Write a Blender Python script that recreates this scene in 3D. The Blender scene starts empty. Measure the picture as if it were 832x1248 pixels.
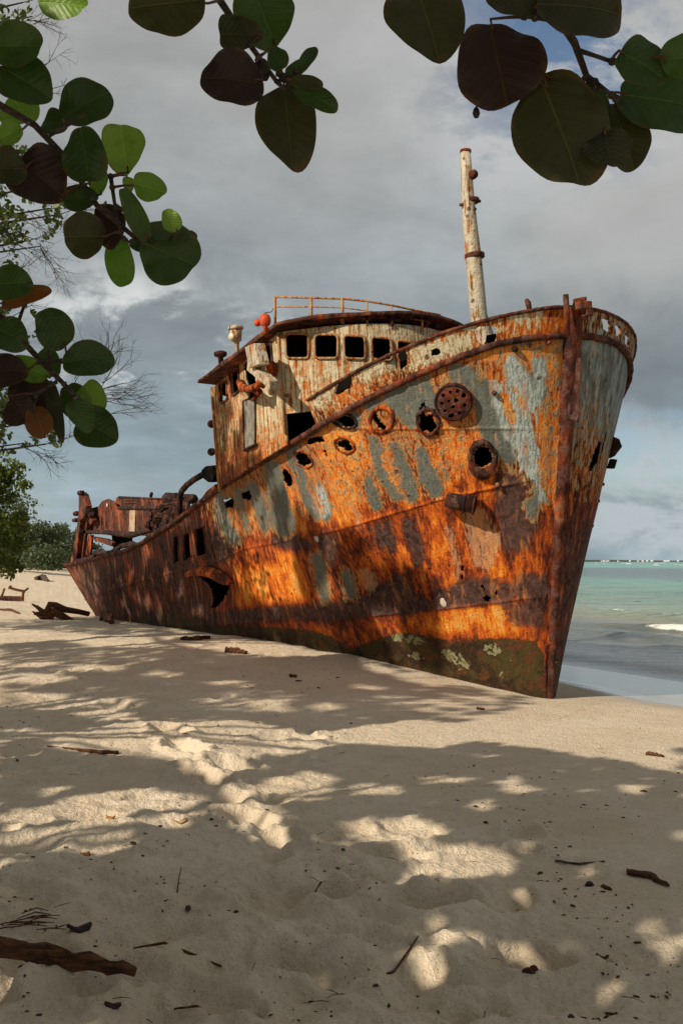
import bpy, math, random
import numpy as np
from mathutils import Vector
R=math.radians
random.seed(4); rng=np.random.default_rng(7)
sc=bpy.context.scene
# ------------------------------------------------------------------ camera model (metres; horizon line, focal length)
FL=1213.; HX=416.; HY=684.; EYE=1.7
cam_d=bpy.data.cameras.new('camera'); cam=bpy.data.objects.new('camera',cam_d); sc.collection.objects.link(cam)
cam.location=(0,0,EYE); cam.rotation_euler=(R(90),0,0)
cam_d.sensor_fit='VERTICAL'; cam_d.sensor_height=36.; cam_d.lens=36.*FL/1248.
cam_d.shift_y=(HY-624.)/1248.; cam_d.clip_end=20000.; cam_d.clip_start=.05
sc.camera=cam
SUN_EL=R(31); SH=np.array([.79,.613]); SH/=np.linalg.norm(SH)      # heading the light travels along the ground
LDIR=np.array([SH[0]*math.cos(SUN_EL),SH[1]*math.cos(SUN_EL),-math.sin(SUN_EL)])
# ------------------------------------------------------------------ noise
def _h(ix,iy,iz,seed):
    n=(ix.astype(np.int64)*374761393+iy.astype(np.int64)*668265263+iz.astype(np.int64)*2147483647+seed*1274126177)&0xffffffff
    n=((n^(n>>13))*1274126177)&0xffffffff
    n=n^(n>>16)
    return (n&0xffffff)/float(0xffffff)
def vn(x,y,seed=0,z=None):
    x=np.asarray(x,float); y=np.asarray(y,float)
    ix=np.floor(x);iy=np.floor(y);fx=x-ix;fy=y-iy
    fx=fx*fx*(3-2*fx);fy=fy*fy*(3-2*fy);o=np.zeros_like(ix)
    a=_h(ix,iy,o,seed);b=_h(ix+1,iy,o,seed);c=_h(ix,iy+1,o,seed);e=_h(ix+1,iy+1,o,seed)
    return (a+(b-a)*fx)*(1-fy)+(c+(e-c)*fx)*fy
def fbm(x,y,seed=0,o=4,g=.5):
    t=0;a=1.;s=0.
    for i in range(o):
        t=t+a*vn(x*2**i,y*2**i,seed+i*17); s+=a; a*=g
    return t/s
def sst(a,b,x):
    t=np.clip((x-a)/(b-a),0,1); return t*t*(3-2*t)
# ------------------------------------------------------------------ raster masks traced from outlines (photo pixels)
W_,H_=832,1248
YY,XX=np.mgrid[0:H_,0:W_]
def fill(poly,sub=None):
    m=np.zeros((H_,W_),bool); n=len(poly)
    ys=YY+.5; xs=XX+.5
    x0=max(0,int(min(p[0] for p in poly))-1);x1=min(W_,int(max(p[0] for p in poly))+2)
    y0=max(0,int(min(p[1] for p in poly))-1);y1=min(H_,int(max(p[1] for p in poly))+2)
    X=xs[y0:y1,x0:x1];Y=ys[y0:y1,x0:x1];mm=np.zeros(X.shape,bool)
    for i in range(n):
        ax,ay=poly[i];bx,by=poly[(i+1)%n]
        if ay==by: continue
        c=((ay>Y)!=(by>Y))&(X<(bx-ax)*(Y-ay)/(by-ay)+ax)
        mm^=c
    m[y0:y1,x0:x1]=mm
    return m
def ell(cx,cy,rx,ry,a=0,n=20):
    a=R(a);o=[]
    for i in range(n):
        t=2*math.pi*i/n;x=rx*math.cos(t);y=ry*math.sin(t)
        o.append((cx+x*math.cos(a)-y*math.sin(a),cy+x*math.sin(a)+y*math.cos(a)))
    return o
def blur(m,r):
    m=m.astype(float);k=np.exp(-.5*(np.arange(-3*r,3*r+1)/r)**2);k/=k.sum()
    m=np.apply_along_axis(lambda v:np.convolve(v,k,'same'),0,m)
    return np.apply_along_axis(lambda v:np.convolve(v,k,'same'),1,m)
def union(polys):
    m=np.zeros((H_,W_),bool)
    for p in polys: m|=fill(p)
    return m
def samp(m,x,y):
    x=np.clip(x,0,W_-1.01);y=np.clip(y,0,H_-1.01);i=x.astype(int);j=y.astype(int);fx=x-i;fy=y-j
    return (m[j,i]*(1-fx)+m[j,i+1]*fx)*(1-fy)+(m[j+1,i]*(1-fx)+m[j+1,i+1]*fx)*fy
def inpoly(poly,X,Y):
    mm=np.zeros(np.shape(X),bool);n=len(poly)
    for i in range(n):
        ax,ay=poly[i];bx,by=poly[(i+1)%n]
        if ay==by: continue
        mm^=((ay>Y)!=(by>Y))&(X<(bx-ax)*(Y-ay)/(by-ay)+ax)
    return mm
def proj(P):
    return HX+FL*P[...,0]/P[...,1], HY-FL*(P[...,2]-EYE)/P[...,1]
def ray(px,py): return np.array([(px-HX)/FL,1.,(HY-py)/FL])
CAM=np.array([0,0,EYE])
def at(px,py,D): return CAM+ray(px,py)*D
# ------------------------------------------------------------------ object helpers
LOC={}
def link(o,parent=None):
    sc.collection.objects.link(o)
    if parent is not None: o.parent=parent
    return o
def tag(o,label=None,cat=None,group=None,kind=None):
    if label:o['label']=label
    if cat:o['category']=cat
    if group:o['group']=group
    if kind:o['kind']=kind
    return o
def empty(name,loc,label,cat,group=None):
    o=bpy.data.objects.new(name,None); link(o); o.location=tuple(loc); o.empty_display_size=.2
    LOC[o]=np.array(loc,float); return tag(o,label,cat,group)
def origin(parent):
    p=parent
    while p is not None:
        if p in LOC: return LOC[p]
        p=p.parent
    return np.zeros(3)
def mesh(name,V,Fq,mat,parent=None,smooth=True,attrs=None,loc=None):
    """V in world coordinates (n,3); Fq int array (m,k) or list of faces"""
    V=np.asarray(V,float); me=bpy.data.meshes.new(name)
    if parent is not None: V=V-origin(parent)
    elif loc is not None: V=V-np.asarray(loc)
    if isinstance(Fq,np.ndarray):
        k=Fq.shape[1];m=len(Fq)
        me.vertices.add(len(V));me.vertices.foreach_set('co',V.astype(np.float32).ravel())
        me.loops.add(m*k);me.loops.foreach_set('vertex_index',Fq.astype(np.int32).ravel())
        me.polygons.add(m);me.polygons.foreach_set('loop_start',np.arange(0,m*k,k,dtype=np.int32))
        me.polygons.foreach_set('loop_total',np.full(m,k,np.int32))
        me.update(calc_edges=True)
    else:
        me.from_pydata(V.tolist(),[],[list(map(int,q)) for q in Fq]); me.update()
    if smooth: me.polygons.foreach_set('use_smooth',np.ones(len(me.polygons),bool))
    if attrs:
        for an,(ty,A) in attrs.items():
            at_=me.attributes.new(an,ty,'POINT')
            if ty=='FLOAT_COLOR':
                A4=np.ones((len(V),4),np.float32);A4[:,:3]=A; at_.data.foreach_set('color',A4.ravel())
            elif ty=='FLOAT_VECTOR': at_.data.foreach_set('vector',np.asarray(A,np.float32).ravel())
            else: at_.data.foreach_set('value',np.asarray(A,np.float32).ravel())
    if isinstance(mat,(list,tuple)):
        for q in mat: me.materials.append(q)
    else: me.materials.append(mat)
    o=bpy.data.objects.new(name,me); link(o,parent)
    if parent is None and loc is not None: o.location=tuple(loc)
    return o
def gridfaces(Rn,Cn,keep=None,flip=False):
    i=np.arange(Rn-1)[:,None]*Cn+np.arange(Cn-1)[None,:]
    q=np.stack([i,i+1,i+Cn+1,i+Cn],-1)
    if flip:q=q[...,::-1]
    q=q.reshape(-1,4)
    if keep is not None:q=q[keep.ravel()]
    return q
def compact(V,Fq,attrs=None):
    u=np.unique(Fq);mp=np.full(len(V),-1);mp[u]=np.arange(len(u))
    at2={k:(t,A[u]) for k,(t,A) in (attrs or {}).items()}
    return V[u],mp[Fq],at2
class MB:
    def __init__(s): s.v=[];s.f=[]
    def add(s,v,f):
        b=len(s.v);s.v+= [tuple(map(float,q)) for q in v];s.f+=[tuple(int(i)+b for i in q) for q in f];return s
    def tube(s,pts,rad,n=8,cap=True,closed=False,flat=1.,jit=0):
        pts=[np.array(p,float) for p in pts];m=len(pts)
        if not hasattr(rad,'__len__'):rad=[rad]*m
        vs=[];fs=[];ref=None
        for i,p in enumerate(pts):
            if closed:t=pts[(i+1)%m]-pts[i-1]
            else:t=pts[min(i+1,m-1)]-pts[max(i-1,0)]
            t=t/(np.linalg.norm(t)+1e-9)
            if ref is None:
                ref=np.array([0,0,1.]) if abs(t[2])<.9 else np.array([1.,0,0])
            a=ref-t*np.dot(ref,t);a/=np.linalg.norm(a)+1e-9;b=np.cross(t,a);ref=a
            for k in range(n):
                an=2*math.pi*k/n;rr=rad[i]*(1+(random.uniform(-jit,jit) if jit else 0))
                vs.append(p+a*math.cos(an)*rr+b*math.sin(an)*rr*flat)
        for i in range(m if closed else m-1):
            j=(i+1)%m
            for k in range(n):
                fs.append((i*n+k,i*n+(k+1)%n,j*n+(k+1)%n,j*n+k))
        if cap and not closed:
            fs.append(tuple(range(n))[::-1]);fs.append(tuple((m-1)*n+k for k in range(n)))
        return s.add(vs,fs)
    def prism(s,poly,ex):
        """poly: list of 3D points, ex: extrusion vector"""
        n=len(poly);p=[np.array(q,float) for q in poly];e=np.array(ex,float)
        v=p+[q+e for q in p];f=[tuple(range(n))[::-1],tuple(range(n,2*n))]
        for i in range(n):
            j=(i+1)%n;f.append((i,j,n+j,n+i))
        return s.add(v,f)
    def box(s,c,ax,ay,az):
        c=np.array(c,float);ax=np.array(ax,float);ay=np.array(ay,float);az=np.array(az,float)
        v=[c+i*ax+j*ay+k*az for i in(-1,1) for j in(-1,1) for k in(-1,1)]
        return s.add(v,[(0,1,3,2),(4,6,7,5),(0,4,5,1),(2,3,7,6),(0,2,6,4),(1,5,7,3)])
    def lathe(s,c,axis,prof,n=16):
        axis=np.array(axis,float);axis/=np.linalg.norm(axis);r=np.array([0,0,1.]) if abs(axis[2])<.9 else np.array([1.,0,0])
        a=np.cross(axis,r);a/=np.linalg.norm(a);b=np.cross(axis,a);vs=[];fs=[];c=np.array(c,float)
        for (rr,h) in prof:
            for k in range(n):
                an=2*math.pi*k/n;vs.append(c+axis*h+(a*math.cos(an)+b*math.sin(an))*rr)
        for i in range(len(prof)-1):
            for k in range(n):fs.append((i*n+k,i*n+(k+1)%n,(i+1)*n+(k+1)%n,(i+1)*n+k))
        fs.append(tuple(range(n))[::-1]);fs.append(tuple((len(prof)-1)*n+k for k in range(n)))
        return s.add(vs,fs)
    def build(s,name,mat,parent=None,smooth=False,loc=None,bevel=0):
        o=mesh(name,np.array(s.v),s.f,mat,parent,smooth,loc=loc)
        if bevel:
            b=o.modifiers.new('b','BEVEL');b.width=bevel;b.segments=2;b.limit_method='ANGLE'
        return o
# ------------------------------------------------------------------ node helpers
def newmat(name):
    m=bpy.data.materials.new(name);m.use_nodes=True;nt=m.node_tree;nt.nodes.clear()
    return m,NT(nt)
class NT:
    def __init__(s,nt): s.nt=nt
    def n(s,t,**k):
        q=s.nt.nodes.new(t)
        for a,b in k.items(): setattr(q,a,b)
        return q
    def L(s,a,b): s.nt.links.new(a,b)
    def put(s,sock,v):
        if v is None:return
        if isinstance(v,bpy.types.NodeSocket): s.L(v,sock)
        else:
            try: sock.default_value=v
            except Exception: sock.default_value=tuple(v)+(1.,)
    def math(s,op,a,b=None,c=None,clamp=False):
        q=s.n('ShaderNodeMath',operation=op);q.use_clamp=clamp
        s.put(q.inputs[0],a);s.put(q.inputs[1],b)
        if c is not None:s.put(q.inputs[2],c)
        return q.outputs[0]
    def vmath(s,op,a,b=None):
        q=s.n('ShaderNodeVectorMath',operation=op);s.put(q.inputs[0],a)
        if b is not None:
            if op=='SCALE': s.put(q.inputs['Scale'],b)
            else: s.put(q.inputs[1],b)
        return q.outputs['Value'] if op in('DOT_PRODUCT','LENGTH','DISTANCE') else q.outputs[0]
    def noise(s,vec,scale,detail=4,rough=.55,dist=0,out=0):
        q=s.n('ShaderNodeTexNoise');s.put(q.inputs['Vector'],vec);q.inputs['Scale'].default_value=scale
        q.inputs['Detail'].default_value=detail;q.inputs['Roughness'].default_value=rough;q.inputs['Distortion'].default_value=dist
        return q.outputs[out]
    def vor(s,vec,scale,feature='F1',rnd=1):
        q=s.n('ShaderNodeTexVoronoi');q.feature=feature;s.put(q.inputs['Vector'],vec);q.inputs['Scale'].default_value=scale
        q.inputs['Randomness'].default_value=rnd
        return q.outputs[0]
    def mix(s,f,a,b,mode='MIX'):
        q=s.n('ShaderNodeMix',data_type='RGBA',blend_type=mode);q.clamp_factor=True
        s.put(q.inputs[0],f);s.put(q.inputs[6],a if isinstance(a,bpy.types.NodeSocket) else tuple(a)+(1.,));s.put(q.inputs[7],b if isinstance(b,bpy.types.NodeSocket) else tuple(b)+(1.,))
        return q.outputs[2]
    def step(s,x,a,b):
        q=s.n('ShaderNodeMapRange',interpolation_type='SMOOTHSTEP');s.put(q.inputs[0],x);s.put(q.inputs[1],a);s.put(q.inputs[2],b)
        return q.outputs[0]
    def lin(s,x,a,b,c=0.,e=1.):
        q=s.n('ShaderNodeMapRange');s.put(q.inputs[0],x);s.put(q.inputs[1],a);s.put(q.inputs[2],b);s.put(q.inputs[3],c);s.put(q.inputs[4],e)
        return q.outputs[0]
    def ramp(s,x,stops):
        q=s.n('ShaderNodeValToRGB');s.put(q.inputs[0],x);el=q.color_ramp.elements
        while len(el)<len(stops): el.new(.5)
        for e,(p,c) in zip(el,stops): e.position=p;e.color=tuple(c)+(1.,)
        return q.outputs[0]
    def scale3(s,vec,v): return s.vmath('MULTIPLY',vec,v)
    def attr(s,name,out='Color'):
        return s.n('ShaderNodeAttribute',attribute_name=name).outputs[out]
    def sep(s,v):
        q=s.n('ShaderNodeSeparateXYZ');s.put(q.inputs[0],v);return q.outputs
    def comb(s,x,y,z):
        q=s.n('ShaderNodeCombineXYZ');s.put(q.inputs[0],x);s.put(q.inputs[1],y);s.put(q.inputs[2],z);return q.outputs[0]
    def bump(s,h,dist,strength=1.,normal=None):
        q=s.n('ShaderNodeBump');s.put(q.inputs['Height'],h);q.inputs['Distance'].default_value=dist;q.inputs['Strength'].default_value=strength
        if normal is not None:s.L(normal,q.inputs['Normal'])
        return q.outputs[0]
    def out(s,surf):
        o=s.n('ShaderNodeOutputMaterial');s.L(surf,o.inputs[0])
    def prin(s,col,rough=.7,spec=.3,normal=None,metal=0,**k):
        q=s.n('ShaderNodeBsdfPrincipled');s.put(q.inputs['Base Color'],col if isinstance(col,bpy.types.NodeSocket) else tuple(col)+(1.,))
        s.put(q.inputs['Roughness'],rough);s.put(q.inputs['Specular IOR Level'],spec);s.put(q.inputs['Metallic'],metal)
        if normal is not None:s.L(normal,q.inputs['Normal'])
        for a,b in k.items(): s.put(q.inputs[a.replace('_',' ')],b)
        return q.outputs[0]

# ------------------------------------------------------------------ materials
def make_rust(name,iso=False,paintA=(.118,.135,.118),paintB=(.44,.52,.50),hs=True,base=0.,paint_base=0.,maroon_base=0.,streak=1.):
    m,t=newmat(name)
    pos=t.attr('hs','Vector') if hs else t.n('ShaderNodeTexCoord').outputs['Object']
    ax=(10.,.8,10.) if hs else (7.,7.,.9)
    if iso: ax=(2.6,2.6,1.3)
    sp=t.scale3(pos,ax)
    wv=t.noise(pos,1.7,3,.6,out=1)
    spd=t.vmath('ADD',sp,t.scale3(wv,(.9,.9,.9)))
    ns=t.noise(spd,1.,7,.62,.3)           # long streaks
    ns2=t.noise(t.scale3(pos,(36.,1.7,36.) if hs else ((14.,14.,5.) if iso else (26.,26.,2.4))),1.,5,.6)
    nm=t.noise(pos,2.6,8,.62,.6)
    nf=t.noise(pos,38.,5,.65)
    nd=t.noise(pos,11.,6,.6,.8)
    if hs:
        a1=t.sep(t.attr('m1')); a2=t.sep(t.attr('m2'))
        pm,mm,bm=a1[0],a1[1],a1[2]; al,pl,st=a2[0],a2[1],a2[2]
    else:
        pm=mm=bm=al=pl=st=0.
    # rust tone
    tone=t.math('ADD',t.math('MULTIPLY',ns,.42),t.math('MULTIPLY',nm,.28))
    tone=t.math('ADD',tone,t.math('MULTIPLY',ns2,.30))
    tone=t.math('ADD',t.math('MULTIPLY',t.math('SUBTRACT',tone,.5),3.0),.5)
    tone=t.math('ADD',tone,t.math('MULTIPLY',t.math('SUBTRACT',nf,.5),.35))
    tone=t.math('ADD',tone,t.math('MULTIPLY',bm,.30))
    tone=t.math('ADD',tone,t.math('MULTIPLY',mm,-.30))
    tone=t.math('ADD',tone,base+(-.005 if hs else 0))
    rust=t.ramp(tone,[(0.,(.012,.005,.004)),(.22,(.045,.013,.007)),(.38,(.14,.025,.007)),(.52,(.32,.056,.007)),(.68,(.55,.115,.007)),(.84,(.70,.235,.018)),(1.,(.70,.39,.11))])
    # slate / maroon sheets of old primer
    mq=t.math('ADD',t.math('MULTIPLY',t.math('SUBTRACT',nd,.5),1.3),t.math('MULTIPLY',t.math('SUBTRACT',ns2,.5),1.9));mf=t.step(t.math('ADD',t.math('ADD',mm,maroon_base),mq),.44,.68)
    mar=t.mix(t.step(nd,.3,.7),(.030,.016,.014),(.120,.060,.047))
    mar=t.mix(t.step(ns,.52,.72),mar,(.20,.115,.075))
    col=t.mix(t.math('MULTIPLY',mf,.88),rust,mar)
    # bleached tan run-off
    pf=t.step(t.math('ADD',pl,t.math('MULTIPLY',t.math('SUBTRACT',ns2,.5),2.2)),.40,1.0)
    col=t.mix(t.math('MULTIPLY',pf,.62),col,t.mix(ns2,(.42,.22,.09),(.50,.36,.22)))
    # paint left over
    pn=t.math('ADD',t.math('MULTIPLY',t.math('SUBTRACT',ns2,.5),1.7),t.math('MULTIPLY',t.math('SUBTRACT',nd,.5),1.1))
    pn=t.math('ADD',pn,t.math('MULTIPLY',t.math('SUBTRACT',nf,.5),.25))
    pgate=t.step(t.math('ADD',pm,paint_base),.01,.16);pv=t.math('SUBTRACT',t.math('ADD',t.math('ADD',pm,paint_base),pn),t.math('MULTIPLY',t.math('SUBTRACT',1.,pgate),1.5))
    halo=t.math('MULTIPLY',t.step(pv,.10,.48),t.lin(ns2,.35,.65,.25,.85))
    col=t.mix(halo,col,t.mix(t.step(pv,.15,.5),(.58,.16,.012),t.mix(ns2,(.60,.30,.05),(.60,.46,.22))))
    pcol=t.mix(t.step(t.math('ADD',ns,t.math('MULTIPLY',st,.50)),.56,.86),paintA,paintB)
    pcol=t.mix(t.math('MULTIPLY',t.step(nm,.5,.75),.5),pcol,t.mix(.5,paintA,(.30,.27,.18)))
    pcol=t.mix(t.math('MULTIPLY',t.step(ns2,.54,.40),.55),pcol,tuple(v*.6 for v in paintA));pcol=t.mix(t.math('MULTIPLY',t.step(ns2,.55,.75),.5),pcol,(.46,.27,.10));pcol=t.mix(t.math('MULTIPLY',t.step(nf,.60,.68),.6),pcol,(.20,.07,.02))
    pfac=t.step(pv,.38,.66)
    col=t.mix(pfac,col,pcol)
    # rust runs over the paint
    run=t.math('MULTIPLY',t.step(ns,.55,.66),t.step(ns2,.38,.62))
    col=t.mix(t.math('MULTIPLY',run,.75*streak),col,(.46,.15,.02))
    # blisters and pits
    vd=t.vor(t.vmath('ADD',pos,t.scale3(t.noise(pos,9,3,out=1),(.08,.08,.08))),5.2)
    spot=t.math('MULTIPLY',t.step(vd,.19,.11),t.step(nd,.45,.54))
    col=t.mix(t.math('MULTIPLY',spot,.85),col,(.075,.018,.008))
    vd2=t.vor(pos,17.); spot2=t.math('MULTIPLY',t.step(vd2,.22,.12),t.step(nm,.47,.60))
    col=t.mix(t.math('MULTIPLY',spot2,.7),col,(.11,.028,.008))
    # algae at the foot
    if hs:
        af=t.step(t.math('ADD',al,t.math('ADD',t.math('MULTIPLY',t.math('SUBTRACT',nd,.5),.9),t.math('MULTIPLY',t.math('SUBTRACT',ns2,.5),.7))),.42,.58)
        ag=t.mix(t.step(nm,.42,.6),(.026,.015,.007),(.060,.045,.013))
        ag=t.mix(t.step(t.noise(pos,6,5,.6,.4),.52,.66),ag,(.10,.035,.012))
        ag=t.mix(t.step(t.math('ADD',t.math('ADD',st,t.math('MULTIPLY',t.math('SUBTRACT',nd,.5),2.4)),t.math('MULTIPLY',t.math('SUBTRACT',nf,.5),.8)),.52,.66),ag,(.25,.25,.13));ag=t.mix(t.math('MULTIPLY',t.step(ns2,.5,.7),.5),ag,(.14,.05,.015))
        col=t.mix(af,col,ag)
    bh=t.math('ADD',t.math('MULTIPLY',nf,.5),t.math('MULTIPLY',nd,.9))
    bh=t.math('ADD',bh,t.math('MULTIPLY',pfac,.22))
    bh=t.math('SUBTRACT',bh,t.math('MULTIPLY',spot,.5))
    bh=t.math('ADD',bh,t.math('MULTIPLY',ns2,.3))
    rg=t.mix(pfac,(.86,.86,.86),(.55,.55,.55))
    t.out(t.prin(col,rg,.25,t.bump(bh,.02,.9)))
    return m
M={}
M['hull']=make_rust('hull_paint_and_rust')
M['cream']=make_rust('cream_paint_and_rust',paintA=(.44,.35,.20),paintB=(.62,.57,.40),hs=True)
M['rust']=make_rust('brown_rust',iso=True,hs=False,base=-.20,maroon_base=.52,streak=.3)
M['rustlt']=make_rust('orange_rust',hs=False,base=-.03,maroon_base=.2)
M['whitepaint']=make_rust('white_paint_and_rust',paintA=(.50,.46,.36),paintB=(.74,.70,.58),hs=False,paint_base=.62,streak=.8)
M['framep']=make_rust('stained_frame_paint',paintA=(.36,.27,.17),paintB=(.5,.42,.3),hs=False,paint_base=.42,maroon_base=.3)
M['rustdk']=make_rust('dark_rust',iso=True,hs=False,base=-.42,maroon_base=.4,streak=0.)
def plain(name,col,rough=.7,spec=.3,nscale=30,bd=.004,var=.25):
    m,t=newmat(name);pos=t.n('ShaderNodeTexCoord').outputs['Object'];n=t.noise(pos,nscale,5,.6)
    c=t.mix(t.step(n,.3,.7),tuple(v*(1-var) for v in col),tuple(min(1,v*(1+var)) for v in col))
    t.out(t.prin(c,rough,spec,t.bump(n,bd,.8)));return m
M['black']=plain('dark_interior',(.012,.010,.009),.95,.05)  # interior shade put into the colour; also used on small black parts
M['red']=plain('orange_plastic',(.55,.075,.02),.6,.35,40,.01,.35)
M['glass_dark']=plain('dusty_lamp_glass',(.62,.55,.36),.25,.6)
def wood(name,a,b):
    m,t=newmat(name);pos=t.n('ShaderNodeTexCoord').outputs['Object']
    n=t.noise(t.scale3(pos,(4,60,60)),1,5,.6,.5);n2=t.noise(pos,14,4)
    c=t.mix(t.step(n,.35,.65),a,b);c=t.mix(t.math('MULTIPLY',t.step(n2,.5,.7),.5),c,(.02,.012,.008))
    t.out(t.prin(c,.8,.25,t.bump(t.math('ADD',n,n2),.012,1.)));return m
M['wood']=wood('weathered_driftwood',(.035,.016,.009),(.17,.065,.025))
M['twig']=wood('grey_twig_bark',(.045,.034,.026),(.11,.08,.055))
M['bark']=wood('tree_bark',(.05,.04,.03),(.14,.11,.085))
# ------------------------------------------------------------------ ship frame
ANG=R(26);LAM=R(4.5);F=np.array([2.56,12.2,0.])
dv=np.array([-math.sin(ANG),math.cos(ANG),0]);nn=np.array([-math.cos(ANG),-math.sin(ANG),0]);UZ=np.array([0,0,1.])
cl,sl=math.cos(LAM),math.sin(LAM)
def P(s,w,z):
    s,w,z=np.broadcast_arrays(np.asarray(s,float),np.asarray(w,float),np.asarray(z,float))
    return F+s[...,None]*dv+(w*cl+z*sl)[...,None]*nn+(z*cl-w*sl)[...,None]*UZ
WV=nn*cl-UZ*sl; ZV=nn*sl+UZ*cl          # unit vectors of the ship's +w (towards the beach) and +z
def loc(p):
    q=np.asarray(p)-F;a=q@nn;zz=q[...,2];return q@dv,a*cl-zz*sl,a*sl+zz*cl
RAKE,ZST,LEN=.93,4.75,20.7
def stem(z): return -RAKE*(np.clip(z,0,9)/ZST)**1.1+np.minimum(z,0)*-.2
def Dsh(t,a,p,Wd):
    t=np.clip(t/a,0,1);return Wd*(1-(1-t)**p)**(1/p)
def hb(s,z,h):
    t=s-stem(z)
    top=Dsh(t,4.75,2.2,2.58)*(1-.15*np.clip((s-6)/12,0,1));te=LEN+1.0*h-s
    top=np.minimum(top,Dsh(te,3.5,2.2,2.58*.85));bot=np.minimum(Dsh(t,8.5,1.5,2.0),Dsh(te,7,1.7,2.0))
    hh=np.clip(h,0,2)**.85
    return bot*(1+.9*np.minimum(h,0))+(top-bot)*hh
STR=sorted([(720,401),(690,405),(650,412),(600,422),(560,436),(500,462),(440,492),(400,515),(350,545),(300,575),(254,606),(225,628),(200,647),(161,669),(124,679),(85,688),(60,692)])
BUL=sorted([(720,362),(690,368),(640,378),(600,387),(540,405),(480,430),(430,455),(400,472),(372,489),(300,530)])
def solve(T,s,h=1.,z0=3.):
    z=np.full(np.shape(s),z0,float)
    for i in range(60):
        p=P(s,hb(s,z,h),z);x,y=proj(p);yt=np.interp(x,[a for a,b in T],[b for a,b in T]);z=z+.5*(y-yt)*p[...,1]/FL
    return z
_S=np.concatenate([np.linspace(-.85,4,60),np.linspace(4.2,19.2,50)])
_Z=solve(STR,_S);_Z=np.convolve(np.pad(_Z,3,'edge'),np.ones(7)/7,'valid')
_Sx=np.append(_S,[21.6]);_Zx=np.append(_Z,[_Z[-1]])
def zsheer(s): return np.interp(s,_Sx,_Zx)
_Sb=np.linspace(-1.,2.9,60);_Zb=solve(BUL,_Sb,1.12,4.)
def zbul(s): return np.interp(s,_Sb,_Zb)
def unw(px,py,w):
    """point on the ship plane w=const seen at px,py"""
    r=ray(px,py);_,w0,_=loc(CAM);_,w1,_=loc(CAM+r);return CAM+r*(w-w0)/(w1-w0)
def uns(px,py,s):
    r=ray(px,py);s0,_,_=loc(CAM);s1,_,_=loc(CAM+r);return CAM+r*(s-s0)/(s1-s0)

ship=empty('shipwreck',F,'large rusted ship wreck lying aground on the beach, bow towards the water','ship')

# ------------------------------------------------------------------ hull side meshes
def side_grid(ss,hs_,sign,smax=None):
    """ss station parameters u in 0..1 along the hull, hs_ heights 0..1"""
    Hh,U=np.meshgrid(hs_,ss,indexing='ij')
    s_top=-.86+U*(LEN+1.0+.86)
    zt=zsheer(s_top)
    Z=Hh*zt
    s0=stem(Z);s1=LEN+Hh*1.0
    S=s0+U*(s1-s0)
    Z=Hh*zsheer(S)
    Wd=hb(S,Z,Hh)
    return S,sign*Wd,Z
# arclength-aware station spacing, denser near the camera
uu=np.linspace(0,1,20001);st_=-.86+uu*(LEN+1.86);zz_=zsheer(st_);pp=P(st_,hb(st_,zz_,1.),zz_)
seg=np.linalg.norm(np.diff(pp,axis=0),axis=1)/ (.25*pp[1:,1]/11.+.75*(pp[1:,1]/11.)**1.0)
ac=np.concatenate([[0],np.cumsum(seg)]);NU=1150
us=np.interp(np.linspace(0,ac[-1],NU),ac,uu)
NH=400
hsn=np.linspace(-.12,1,NH)
S,Wd,Z=side_grid(us,hsn,1)
V0=P(S,Wd,Z);PX,PY=proj(V0)
# normals
def normals(V):
    a=np.gradient(V,axis=1);b=np.gradient(V,axis=0);n=np.cross(a,b);n/=np.linalg.norm(n,axis=-1,keepdims=True)+1e-9;return n
N0=normals(V0)
if np.mean(N0@nn)<0:N0=-N0
# ---- masks in outline space, carried on the hull as attributes
paint_polys=[
 [(467,470),(490,462),(510,458),(530,474),(534,500),(514,498),(505,528),(492,514),(472,492)],
 [(445,482),(466,488),(458,500),(446,500)],
 [(449,528),(462,534),(486,542),(498,570),(508,598),(507,614),(482,612),(463,584),(450,546)],
 [(508,543),(520,550),(530,574),(546,565),(549,585),(541,603),(526,606),(512,582)],
 [(547,446),(562,446),(582,450),(578,466),(583,490),(568,470),(546,462)],
 [(584,464),(612,466),(613,500),(624,522),(626,572),(600,548),(584,522),(580,494)],
 [(616,428),(632,440),(646,462),(648,500),(657,560),(663,600),(671,612),(658,616),(652,588),(634,568),(626,512),(619,470)],
 [(650,430),(668,440),(664,490),(652,500)],
 [(348,530),(360,536),(370,570),(392,592),(404,618),(402,636),(386,634),(368,615),(360,584),(350,562)],
 [(322,556),(340,566),(345,592),(360,620),(362,644),(348,656),(334,642),(326,600)],
 [(303,578),(315,598),(326,636),(326,656),(312,642),(300,600)],
 [(442,560),(450,578),(466,620),(458,627),(445,602)],
 [(402,502),(418,500),(438,506),(440,524),(425,527),(404,516)],
 [(262,600),(276,604),(290,640),(294,668),(278,660),(262,626)],[(284,590),(296,600),(306,650),(298,650)],
 [(556,512),(566,520),(568,560),(562,576),(556,550)],
 [(372,520),(388,518),(386,532),(374,532)],
 [(380,676),(389,672),(397,700),(401,738),(393,734),(386,704)],[(414,690),(426,700),(434,730),(424,734)],
 [(640,612),(652,604),(655,630),(648,640)],
]
paint=blur(union(paint_polys),5)
paint_lt=blur(union([paint_polys[6],paint_polys[7],ell(612,500,8,40,-10),ell(392,612,7,22,-15),ell(638,520,18,70,-5)]),4)
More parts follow.
